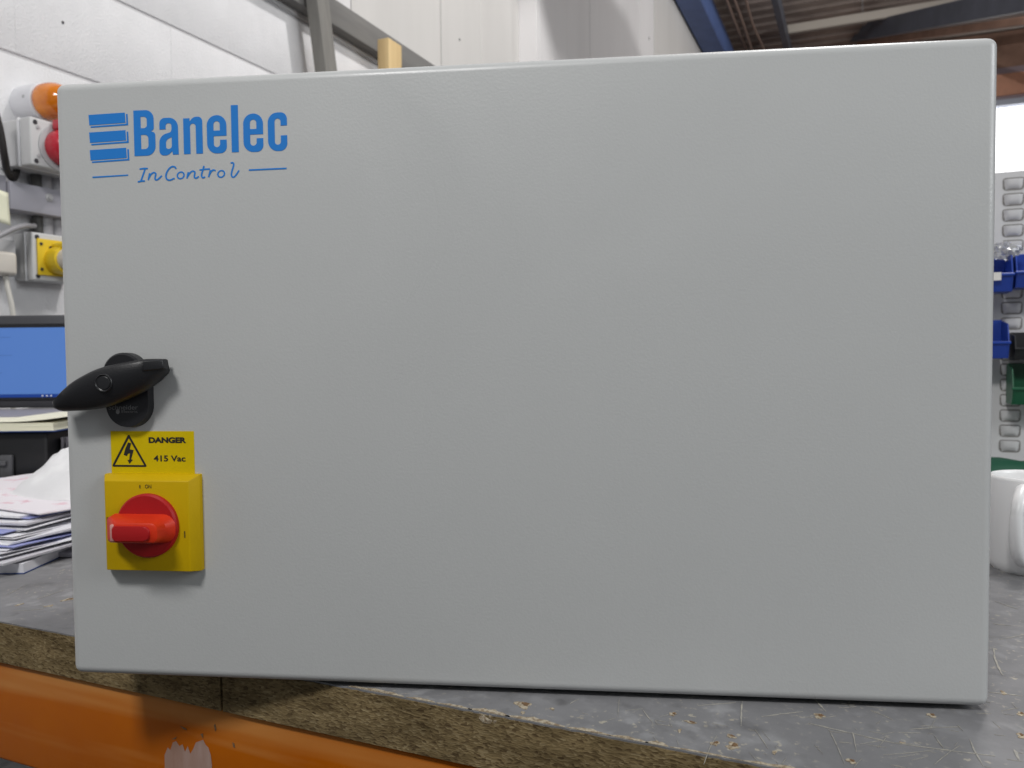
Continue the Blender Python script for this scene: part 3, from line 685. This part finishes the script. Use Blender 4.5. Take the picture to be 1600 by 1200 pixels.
# dial
dl = SP(200, 790, hs+.002); drr = SP(632, 790, hs+.002); dt = SP(410, 557, hs+.002); db = SP(410, 1025, hs+.002)
dcx, dcz = (dl[0]+drr[0])/2, (dt[1]+db[1])/2; drad = (drr[0]-dl[0]+dt[1]-db[1])/4
bm = bmesh.new(); lathe(bm, [(drad, -hs+.001), (drad, -hs-.0026), (drad-.0012, -hs-.0038), (0, -hs-.0040)], 'Y', 56, (dcx, 0, dcz)); dial = finish('switch_dial', bm, 'switch_red', cab)
# grip: a wedge bar, wide at the dial and narrow at the crown, reaching past the dial to OFF
hg0, hg1 = hs+.0036, hs+.0195
def gq(px, py, h): return door_pt(*wp(px, py), h)
gl0 = gq(205, 720, hg0)[0]; gr0 = dcx+drad*.97; 
gt0, gb0 = gq(420, 715, hg0+.004)[1], gq(420, 925, hg0+.004)[1]
g_l1, g_r1 = gq(158, 850, hg1)[0], gq(440, 850, hg1)[0]
gt1, gb1 = gq(300, 775, hg1)[1], gq(300, 918, hg1)[1]
bm = bmesh.new()
gx0 = dcx-drad*1.10
lower = rp([(gx0, gb0, .003), (gr0, gb0, .008), (gr0, gt0, .008), (gx0, gt0, .003)], 5)
mid = rp([(min(gx0, g_l1)-.0005, gb0+.001, .003), (gr0-.004, gb0+.001, .008), (gr0-.004, gt0-.001, .008), (min(gx0, g_l1)-.0005, gt0-.001, .003)], 5)
upper = rp([(g_l1, gb1, .0035), (g_r1+.004, gb1, .0045), (g_r1+.004, gt1, .0045), (g_l1, gt1, .0035)], 5)
up2 = rp([(g_l1+.001, gb1+.001, .003), (g_r1+.003, gb1+.001, .0042), (g_r1+.003, gt1-.001, .0042), (g_l1+.001, gt1-.001, .003)], 5)
lv = [[bm.verts.new((x, -h, z)) for x, z in q] for q, h in ((lower, hg0), (mid, hg0+.005), (upper, hg1-.0008), (up2, hg1))]
for a, b in zip(lv, lv[1:]):
    n = len(a)
    for i in range(n): bm.faces.new((a[i], a[(i+1) % n], b[(i+1) % n], b[i]))
bm.faces.new(lv[-1]); bm.faces.new(lv[0][::-1])
finish('grip', bm, 'grip_red', dial, smooth=40)
bm = bmesh.new(); q = rp([(g_l1+.0006, gb1+.0016, .002), (g_r1, gb1+.0016, .0038), (g_r1, gt1-.0016, .0038), (g_l1+.0006, gt1-.0016, .002)], 6); prism(bm, q, -hg1+.001, -hg1-.0016, .95, .0006)
finish('grip_insert', bm, 'switch_red', dial, smooth=40)
bm = bmesh.new(); bx(bm, g_l1-.0012, g_l1+.0016, -hg1-.0004, -hg1+.007, gb1+.001, gt1-.001, .0008, 2); finish('worn_tip', bm, 'worn_pink', dial)

# ==================================================================  LEFT: things on the wall
def wall_pt(px, py, off): return on_x(px, py, XW+off)
# beacon: white base and amber dome, axis out of the wall
bc = wall_pt(92, 157, .10); ba = empty('warning_beacon', (XW, bc.y, bc.z), 0, 'amber domed warning beacon on a white round base on the wall', 'beacon')
R_ = .044
bm = bmesh.new(); lathe(bm, [(R_*1.0, .0), (R_*1.0, .055), (R_*.96, .062), (R_*.9, .064), (0, .064)], 'X', 40); finish('base', bm, 'beacon_white', ba)
bm = bmesh.new(); prof = [(R_*.86, .064), (R_*.93, .070)]+[(R_*.93*math.cos(a), .075+.060*math.sin(a)) for a in [i*math.pi/2/10 for i in range(11)]]; lathe(bm, prof, 'X', 40); finish('dome', bm, 'beacon_amber', ba)
bm = bmesh.new(); lathe(bm, [(.004, 0), (.004, .002), (0, .003)], 'Y', 12, (.045, -R_*1.0, .004)); finish('screw', bm, 'socket_dark_grey', ba)
# red industrial socket in a grey box
def socket_box(name, px_edge, y_top, y_bot, dep, wid, label):
    a = wall_pt(px_edge, y_top, dep); b = wall_pt(px_edge, y_bot, dep)
    e = empty(name, (XW, a.y, b.z), 0, label, 'socket'); h = a.z-b.z
    box('back_box', 'socket_grey', .0005, dep*.62, 0, wid, .002, h-.002, e, .006, 3)
    box('seal', 'seal_white', dep*.62+.0003, dep*.68, -.002, wid+.002, 0, h, e, .001, 1)
    box('lid', 'socket_grey', dep*.68+.0003, dep, 0, wid, .001, h-.001, e, .004, 3)
    for yy in (.012, wid-.012):
        for zz in (.011, h-.011):
            bm = bmesh.new(); lathe(bm, [(.0050, -.001), (.0050, .0012), (.003, .0016), (0, .0010)], 'X', 14, (dep, yy, zz)); finish('screw', bm, 'screw_black', e)
    return e, h
rs, rh_ = socket_box('power_socket', 46, 180, 257, .105, .13, 'grey wall box with a round red three-phase socket below the beacon')
cy, cz = .068, rh_*.47
bm = bmesh.new(); lathe(bm, [(.050, .1052), (.050, .1075), (.046, .1085), (0, .1085)], 'X', 40, (0, cy, cz)); finish('socket_flange', bm, 'socket_dark_grey', rs)
bm = bmesh.new(); lathe(bm, [(.038, .1086), (.040, .125), (.036, .142), (.030, .148), (0, .150)], 'X', 40, (0, cy, cz)); fl = finish('flap', bm, 'socket_red', rs)
box('hinge', 'socket_red', .1086, .135, cy-.020, cy+.020, cz+.036, cz+.058, rs, .004, 3)
box('flap_label', 'socket_dark_grey', .1495, .152, cy-.012, cy+.012, cz-.010, cz+.012, rs, .001, 1)
for yy, zz in ((.018, rh_*.80), (.018, rh_*.22)):
    bm = bmesh.new(); lathe(bm, [(.0042, .1048), (.0042, .1066), (0, .107)], 'X', 12, (0, yy, zz)); finish('screw', bm, 'socket_dark_grey', rs)
# yellow socket in a grey box with a plug in it
ys, yh = socket_box('power_socket', 49, 361, 438, .062, .12, 'grey wall box with a yellow socket and a pale round plug above the laptop')
box('socket_plate', 'socket_yellow', .0622, .067, .010, .115, yh*.12, yh*.87, ys, .002, 2)
for yy, zz in ((.018, yh*.76), (.018, yh*.24), (.040, yh*.70)):
    bm = bmesh.new(); lathe(bm, [(.0036, .0665), (.0036, .0685), (0, .069)], 'X', 12, (0, yy, zz)); finish('screw', bm, 'screw_black', ys)
bm = bmesh.new(); lathe(bm, [(.030, .0668), (.032, .085), (.030, .10), (.026, .101), (0, .101)], 'X', 36, (0, .054, yh*.45)); finish('socket_ring', bm, 'socket_yellow', ys)
box('flap', 'socket_yellow', .068, .110, .040, .085, yh*.68, yh*.80, ys, .006, 3)
p0 = wall_pt(90, 405, .13)
bm = bmesh.new(); lathe(bm, [(.023, -.02), (.025, .0), (.025, .03), (.022, .055), (.014, .062), (0, .063)], 'X', 32)
pl = finish('round_plug', bm, 'plug_cream', None, loc=(XW+.105, ys.location.y+.054, ys.location.z+yh*.45)); tag(pl, 'pale round plug pushed into the yellow wall socket', 'plug')
# trunking along the wall, conduits between boxes
t0, t1 = wall_pt(60, 291, .055), wall_pt(60, 333, .055)
tr = box('cable_trunking', 'trunking', XW+.001, XW+.055, wall_pt(16, 300, .055).y, 3.0, t1.z, t0.z, None, .002, 2); tag(tr, 'grey metal cable trunking running along the wall between the two sockets', 'trunking')
tl = box('trunking_coupler', 'trunking', XW+.001, XW+.048, -.3, wall_pt(16, 300, .055).y-.003, t1.z+.012, t0.z+.010, None, .002, 2); tag(tl, 'narrower grey trunking length at the left edge behind the cream note', 'trunking')
pb = wall_pt(77, 309, .056); bm = bmesh.new(); lathe(bm, [(.009, 0), (.009, .002), (.005, .003), (.005, .006), (0, .0065)], 'X', 18)
o = finish('bolt_head', bm, 'socket_dark_grey', None, loc=(XW+.0552, pb.y, pb.z)); tag(o, 'small bolt head on the grey cable trunking', 'bolt')
for px, r, m, lab in ((58, .012, 'conduit_dark', 'dark conduit pipe on the wall between red and yellow sockets'), (70, .016, 'conduit_grey', 'grey conduit pipe on the wall next to the dark conduit'), (79, .003, 'cable_white', 'thin white cable running down the wall behind the trunking'), (88, .016, 'conduit_grey', 'grey conduit pipe nearest the cabinet edge')):
    q = wall_pt(px, 300, .02); bm = bmesh.new(); tube(bm, [(XW+.018, q.y, ys.location.z-.0+yh), (XW+.018, q.y, rs.location.z+.02)], r, 16); tag(finish('conduit', bm, m), lab, 'conduit')
# black cable on the left, grey cable, plug and socket, hanging cord, note
bm = bmesh.new(); tube(bm, spline([wall_pt(-14, 150, .10), wall_pt(0, 205, .10), wall_pt(7, 245, .09), wall_pt(12, 268, .06), wall_pt(22, 278, .035), wall_pt(30, 250, .02)], 8), .0075, 12); tag(finish('cable', bm, 'cable_black'), 'thick black cable curving below the red socket box', 'cable')
bm = bmesh.new(); tube(bm, spline([wall_pt(-25, 380, .09), wall_pt(0, 368, .09), wall_pt(20, 358, .085), wall_pt(38, 353, .07), wall_pt(54, 353, .03)], 8), .0055, 12); tag(finish('cable', bm, 'conduit_grey'), 'grey cable sagging left of the yellow socket', 'cable')
so0, so1 = wall_pt(25, 376, .035), wall_pt(25, 432, .035)
so = box('wall_socket', 'socket_dark_grey', XW+.001, XW+.035, so0.y-.146, so0.y, so1.z, so0.z, None, .004, 2); tag(so, 'grey twin wall socket behind the cream plug at the left edge', 'socket')
q0, q1 = wall_pt(28, 395, .075), wall_pt(28, 431, .075)
o = box('mains_plug', 'plug_cream', XW+.0355, XW+.078, q0.y-.055, q0.y-.002, q1.z, q0.z, None, .008, 4); tag(o, 'cream mains plug in the grey wall socket at left edge', 'plug')
bm = bmesh.new(); tube(bm, spline([wall_pt(8, 428, .06), wall_pt(12, 450, .062), wall_pt(18, 475, .065), wall_pt(21, 500, .065), wall_pt(22, 540, .06), wall_pt(20, 700, .05)], 8), .0052, 12); tag(finish('cord', bm, 'cable_white'), 'white cord hanging from the cream mains plug', 'cord')
n0 = wall_pt(-30, 288, .09); n1 = wall_pt(18, 348, .09)
bm = bmesh.new(); g = [[None]*7 for _ in range(9)]
for i in range(9):
    for j in range(7):
        t, s = i/8, j/6; yy = n0.y+(n1.y-n0.y)*t; zz = n0.z+(n1.z-n0.z)*s-.006*t
        g[i][j] = bm.verts.new((XW+.086+.004*s*s+.004*math.sin(t*4), yy, zz))
for i in range(8):
    for j in range(6): bm.faces.new((g[i][j], g[i+1][j], g[i+1][j+1], g[i][j+1]))
o = finish('paper_note', bm, 'note_cream'); sol = o.modifiers.new('s', 'SOLIDIFY'); sol.thickness = .0004; tag(o, 'cream paper note stuck on the wall trunking at the left edge', 'note')

# ==================================================================  LEFT: things on the bench
# axis of the items facing the camera: local X = camera right, local Y = away
FR = AZ
def at_h(px, py, z): return on_z(px, py, z)
# black case carrying pad and laptop
cz_ = .112
cpos = at_h(72, 674, cz_)                                # right front top corner
case = empty('black_case', (cpos.x, cpos.y, 0), FR, 'glossy black equipment case under the notepad, left of the cabinet', 'case')
box('shell', 'case_black', -.36, 0, 0, .62, .001, cz_, case, .005, 3)
box('handle', 'case_trim', -.30, -.055, -.012, -.0005, .062, .070, case, .002, 2)
box('latch', 'case_trim', -.068, -.048, -.007, -.0005, .038, .078, case, .003, 2)
for zz in (.012, .026): box('rib', 'case_black', -.34, -.045, -.004, -.0005, zz, zz+.007, case, .002, 2)
# finned grey unit to the right of the case
fpos = at_h(112, 700, .09)
fin = empty('finned_unit', (cpos.x, cpos.y, 0), FR, 'grey finned heat sink unit between black case and cabinet', 'heat sink')
box('core', 'fin_grey', .004, .075, .045, .15, .001, .100, fin, .002, 1)
for i in range(9): box('fin', 'fin_grey', .006+i*.0078, .0085+i*.0078, .028, .0448, .006, .100, fin)
# notepad on the case (cream pages, blue cover, curled corner)
pad = empty('notepad', (cpos.x, cpos.y, cz_), FR, 'thick cream notepad with curling corner lying on the black case', 'notepad')
def sheet(name, m, x0, x1, y0, y1, z, parent, curl=0., wav=0., n=14, thick=.0003, seed=0, cx=1.):
    rnd = random.Random(seed); a, b, c = rnd.uniform(0, 6), rnd.uniform(4, 9), rnd.uniform(3, 8)
    bm = bmesh.new(); g = []
    for i in range(n+1):
        row = []
        for j in range(n+1):
            t, s = i/n, j/n; d = max(0, (t-.72))*cx
            row.append(bm.verts.new((x0+(x1-x0)*t, y0+(y1-y0)*s, z+curl*d*d*8+wav*(.5+.5*math.sin(a+b*t)*math.cos(c*s+a)))))
        g.append(row)
    for i in range(n):
        for j in range(n): bm.faces.new((g[i][j], g[i+1][j], g[i+1][j+1], g[i][j+1]))
    ret = bmesh.ops.extrude_face_region(bm, geom=bm.faces[:]); bmesh.ops.translate(bm, verts=[v for v in ret['geom'] if isinstance(v, bmesh.types.BMVert)], vec=(0, 0, -thick))
    return finish(name, bm, m, parent, smooth=40)
ptop = at_h(94, 660, .124)
sheet('cover', 'cover_blue', -.30, .020, -.012, .20, .0016, pad, 0, 0, thick=.0012, seed=1)
for i in range(6): sheet('page', 'paper_cream', -.30, .018-.0006*i, -.012+.001*i, .20, .0035+.0019*i, pad, 0, .0004, thick=.0017, seed=2+i)
sheet('page', 'paper_cream', -.30, .028, -.008, .20, .0152, pad, .010, .0005, thick=.0005, seed=9)
# laptop behind, on the case
lz = cz_+.002
l0 = at_depth(60, 650, 1.47); lap = empty('laptop', (l0.x, l0.y, 0), FR, 'open dark laptop with blue screen on the black case', 'laptop')
zb_, zt_ = l0.z, at_depth(60, 493, 1.49).z
lap.location.z = cz_
hb_, ht_ = zb_-cz_, zt_-cz_
xr_ = .09; xl_ = xr_-.345
base = box('base', 'laptop_shell', xl_, xr_, -.20, .03, .0005, .014, lap, .004, 2)
box('deck', 'laptop_deck', xl_+.006, xr_-.006, -.196, .0, .0142, .016, lap, .001, 1)
sc_k = (zt_-zb_)
lid = box('lid', 'laptop_shell', xl_, xr_, .012, .020, max(.017, hb_), ht_, lap, .004, 2)
box('bezel', 'laptop_bezel', xl_+.008, xr_-.008, .0105, .0118, hb_+.028, ht_-.016, lap, .001, 1)
zs0 = hb_+.034; zs1 = ht_-.023
scn = box('screen', 'screen_blue', xl_+.014, xr_-.002, .0095, .0104, zs0+.006, zs1, lap)
box('taskbar', 'screen_bar', xl_+.014, xr_-.002, .0094, .0104, zs0, zs0+.0058, lap)
for x0, x1, zz in ((-.12, -.052, .86), (-.11, -.050, .60), (-.13, -.07, .35)): box('screen_line', 'screen_text', x0, x1, .0090, .0094, zs0+(zs1-zs0)*zz, zs0+(zs1-zs0)*zz+.0012, lap)
for i in range(3): box('tray_icon', 'paper_white', .002+i*.008, .005+i*.008, .0088, .0093, zs0+.0015, zs0+.004, lap)
# loose papers on the bench
pc0 = on_z(37, 897)
stk = empty('document_pile', (pc0.x, pc0.y, 0), FR)
stk.name = 'document_pile'; tag(stk, 'untidy pile of white documents with blue edges left of the cabinet', 'paper pile')
sheet('document', 'paper_white', -.30, 0, -.0, .21, .0105, stk, 0, .0004, thick=.010, seed=21)
sheet('cover', 'cover_blue', -.30, .0008, -.0008, .21, .0012, stk, 0, 0, thick=.001, seed=22)
zz = .0118
rl = random.Random(11)
mats_ = ['paper_grey', 'paper_white', 'paper_white', 'paper_grey', 'paper_white', 'paper_blue', 'paper_white', 'paper_white', 'paper_grey', 'paper_white', 'paper_blue', 'paper_white', 'paper_white', 'paper_grey', 'paper_white', 'paper_blue', 'paper_white', 'paper_pink']
for i, m in enumerate(mats_):
    th = rl.choice((.0006, .0009, .0014, .0022)) if m != 'paper_blue' else .0009
    zz += th+.0010
    o = sheet('document', m, -.30, 0, 0, .21, 0, stk, 0, .0030, thick=th, seed=30+i)
    o.location = (-.020+rl.uniform(-.012, .014)-.0006*i, -.022+.0050*i+rl.uniform(-.004, .006), zz); o.rotation_euler = (math.radians(rl.uniform(-.3, .3)), 0, math.radians(-18-rl.uniform(-6, 9)))
# crumpled tissue paper on top of / behind the pile
tp = on_z(152, 768, .045)
bm = bmesh.new(); n = 84; g = []
rnd = random.Random(5); lumps = [(rnd.uniform(-1, 1), rnd.uniform(-1, 1), rnd.uniform(.10, .38), rnd.uniform(-.45, .6)) for _ in range(110)]
for i in range(n+1):
    row = []
    for j in range(n+1):
        s, t = i/n*2-1, j/n*2-1; r = math.hypot(s, t)
        pn = Vector((s*1.7, t*1.5, 3.1)); q_ = (1-abs(noise.noise(pn*1.0)))**2*.34+(1-abs(noise.noise(pn*2.2+Vector((5, 2, 1)))))**2*.13+noise.noise(pn*5)*.02
        h = max(0, 1-r**1.6)*(.52+q_)+.08
        for a, b, c, d in lumps: h += .05*d*abs(max(0, 1-math.hypot(s-a, t-b)/c))
        if r > .95: h *= max(0, 1-(r-.95)*3)
        row.append(bm.verts.new((s*.105*(1+.08*math.sin(5*t)), t*.085*(1+.08*math.cos(4*s)), max(.0, h)*.068)))
    g.append(row)
for i in range(n):
    for j in range(n): bm.faces.new((g[i][j], g[i+1][j], g[i+1][j+1], g[i][j+1]))
o = finish('crumpled_tissue', bm, 'tissue', None, loc=(tp.x, tp.y, .046), rot=(0, 0, FR), smooth=24); tag(o, 'crumpled white tissue paper heaped on the document pile beside the cabinet', 'tissue')
sp_ = on_z(96, 870); box_ = box('steel_rule', 'trunking', -.03, .05, -.006, .03, .0005, .006, None, .001, 1, loc=(sp_.x, sp_.y, 0), rot=(0, 0, FR)); tag(box_, 'flat grey metal strip lying on the bench by the documents', 'metal strip')

# ==================================================================  RIGHT: mug, louvred panel, bins
mc = on_z(1616, 888)
mug = empty('mug', (mc.x, mc.y, 0), FR, 'white glazed mug standing on the bench right of the cabinet', 'mug')
hm_ = .0945; rm = .041
bm = bmesh.new(); lathe(bm, [(0, .0015), (rm-.006, .0015), (rm-.005, .0), (rm-.003, .0), (rm-.0005, .004), (rm, .01), (rm, hm_-.003), (rm-.0008, hm_-.0006), (rm-.002, hm_), (rm-.0034, hm_-.0008), (rm-.0040, hm_-.004), (rm-.0040, .012), (rm-.01, .006), (0, .006)], 'Z', 64)
finish('cup', bm, 'mug_glaze', mug, smooth=50)
ha = math.radians(-136)
hd = Vector((math.cos(ha), math.sin(ha), 0)); pts = []
for k in range(17):
    a = -math.pi/2+math.pi*k/16; pts.append(hd*(rm-.004+.030*max(0, math.cos(a))**.7)+Vector((0, 0, .050+.033*math.sin(a))))
bm = bmesh.new(); tube(bm, pts, [.0085]+[.0075]+[.0062]*13+[.0075]+[.0085], 14); finish('handle', bm, 'mug_glaze', mug, smooth=60)
# green strip and louvred panel
PX0 = on_y(1480, 400, YP).x; PX1 = on_y(1700, 400, YP).x
pz1 = on_y(1580, 268, YP).z
pan = empty('louvred_panel', (0, YP, 0), 0, 'grey louvred steel storage panel standing at the back of the bench', 'panel')
box('sheet', 'louvre_sheet', PX0, PX1, 0, .0015, .0005, pz1, pan)
cxs = [on_y(px, 400, YP).x for px in (1519, 1582)]; pit = on_y(1582, 337, YP).z-on_y(1582, 361.3, YP).z
cw = cxs[1]-cxs[0]; cxs = [cxs[0], cxs[1], cxs[1]+cw]
lw = (on_y(1598, 400, YP).x-on_y(1567, 400, YP).x)/2
bm = bmesh.new(); n = 10                                 # pressed louvre: bulged hood open at the top
hh_ = pit*.62
prof = [(0, 0), (.0035, .15), (.0050, .45), (.0055, .8), (.0052, 1.0)]
rows_ = []
for d, t in prof:
    row = []
    for i in range(n+1):
        s = i/n*2-1; e = (1-abs(s)**4)
        row.append(bm.verts.new((s*lw*(.82+.18*t), -d*e-.0002, hh_*t-.10*hh_*(1-e)*(1-t))))
    rows_.append(row)
for a, b in zip(rows_, rows_[1:]):
    for i in range(n): bm.faces.new((a[i], a[i+1], b[i+1], b[i]))
lo = finish('louvre', bm, 'louvre_sheet', smooth=60); lme = lo.data; bpy.data.objects.remove(lo)
k_o, k_i = 1.10, .94                                     # dark pressed outline round each hood
ring_o = rp([(-lw*k_o, -hh_*.16, .007), (lw*k_o, -hh_*.16, .007), (lw*k_o, hh_*1.16, .005), (-lw*k_o, hh_*1.16, .005)], 5)
ring_i = rp([(-lw*k_i, hh_*.14, .005), (lw*k_i, hh_*.14, .005), (lw*k_i, hh_*1.06, .003), (-lw*k_i, hh_*1.06, .003)], 5)
so_ = fill2d('crease', [ring_o, ring_i], 'louvre_slot', None, .0003); cme = so_.data; bpy.data.objects.remove(so_)
zl = on_y(1582, 295, YP).z; rows = int(zl/pit)
for cxp in cxs:
    for k in range(rows+1):
        z = zl-k*pit
        if z < .004: continue
        l = inst('louvre', lme, pan, (cxp, 0, z)); inst('crease', cme, l)
def storage_bin(px_r, py_top, py_bot, wid, dep, m, label, group, lab=True):
    a, b = on_y(px_r, py_top, YP-dep), on_y(px_r, py_bot, YP-dep)
    e = empty('storage_bin', (a.x-wid, YP-.008, b.z), 0, label, 'bin', group); h = a.z-b.z; tk = .002
    box('floor', m, .004, wid-.004, -dep+.012, 0, 0, tk, e, .0008, 1); box('back', m, .002, wid-.002, -tk, 0, tk+.0003, h*1.15, e, .0008, 1)
    for x0 in (0, wid-tk):
        bm = bmesh.new(); o_ = [(0, 0), (-dep+.012, 0), (-dep, h*.42), (-dep*.82, h), (0, h*1.12)]
        A = [bm.verts.new((x0, y, z)) for y, z in o_]; B = [bm.verts.new((x0+tk, y, z)) for y, z in o_]
        bm.faces.new(A); bm.faces.new(B[::-1])
        for i in range(5): bm.faces.new((A[i], A[(i+1) % 5], B[(i+1) % 5], B[i]))
        finish('side', m, None) if False else finish('side', bm, m, e, smooth=0)
    bm = bmesh.new(); A = [bm.verts.new(q) for q in ((tk+.0003, -dep+.012, .0005), (wid-tk-.0003, -dep+.012, .0005), (wid-tk-.0003, -dep, h*.42), (tk+.0003, -dep, h*.42))]; f = bm.faces.new(A)
    g_ = bmesh.ops.extrude_face_region(bm, geom=[f]); bmesh.ops.translate(bm, verts=[v for v in g_['geom'] if isinstance(v, bmesh.types.BMVert)], vec=(0, tk, 0)); finish('front', bm, m, e, smooth=0)
    box('lip', m, -.002, wid+.002, -dep-.004, -dep+.002, h*.42, h*.50, e, .001, 1)
    if lab: box('card', 'bin_label', .004, wid-.020, -dep-.0062, -dep-.0045, h*.30, h*.52, e)
    return e
G_ = 'bins hung on the louvred panel'
storage_bin(1583, 398, 455, .10, .085, 'bin_blue', 'blue storage bin with a white card on the louvred panel', G_)
storage_bin(1691, 394, 446, .10, .080, 'bin_blue', 'blue storage bin cut by the right picture edge', G_, False)
storage_bin(1577, 506, 560, .10, .080, 'bin_blue', 'lower blue storage bin on the louvred panel, no card', G_, False)
storage_bin(1688, 523, 562, .10, .070, 'bin_black', 'black storage bin at the right picture edge above the green bin', G_, False)
storage_bin(1684, 577, 634, .10, .075, 'bin_green', 'dark green storage bin at the right picture edge', G_, False)
bp_ = on_y(1575, 392, YP-.05); bm = bmesh.new(); bmesh.ops.create_icosphere(bm, subdivisions=3, radius=1)
for v in bm.verts:
    k_ = 1+.25*math.sin(7*v.co.x+3*v.co.z)*math.cos(6*v.co.y+4*v.co.z)+random.uniform(-.08, .08); v.co = Vector((v.co.x*.024*k_, v.co.y*.018*k_, v.co.z*.016*k_))
o = finish('plastic_bag', bm, 'clear_bag', None, loc=(bp_.x-.006, bp_.y, bp_.z), smooth=25); tag(o, 'crinkled clear plastic bag poking out of the blue bin', 'bag')
gp = on_y(1560, 732, YP-.12); g1 = on_y(1700, 732, YP-.12)
bm = bmesh.new(); n = 24; A = []
for i in range(n+1):
    x = gp.x-.10+(g1.x-gp.x+.12)*i/n
    A.append([bm.verts.new((x, YP-.12+d, max(.0006, h*(1+.15*math.sin(i*.7+d*40))))) for d, h in ((-.03, .0006), (-.02, .010), (0, .017), (.03, .019), (.06, .014), (.09, .0006))])
for a, b in zip(A, A[1:]):
    for j in range(5): bm.faces.new((a[j], b[j], b[j+1], a[j+1]))
o = finish('green_cloth', bm, 'green_cloth', None, smooth=60); tag(o, 'folded green cloth on the bench in front of the louvred panel', 'cloth')

# ------------------------------------------------------------------ render settings
sc.render.resolution_x, sc.render.resolution_y = 1024, 768
sc.render.engine = 'CYCLES'
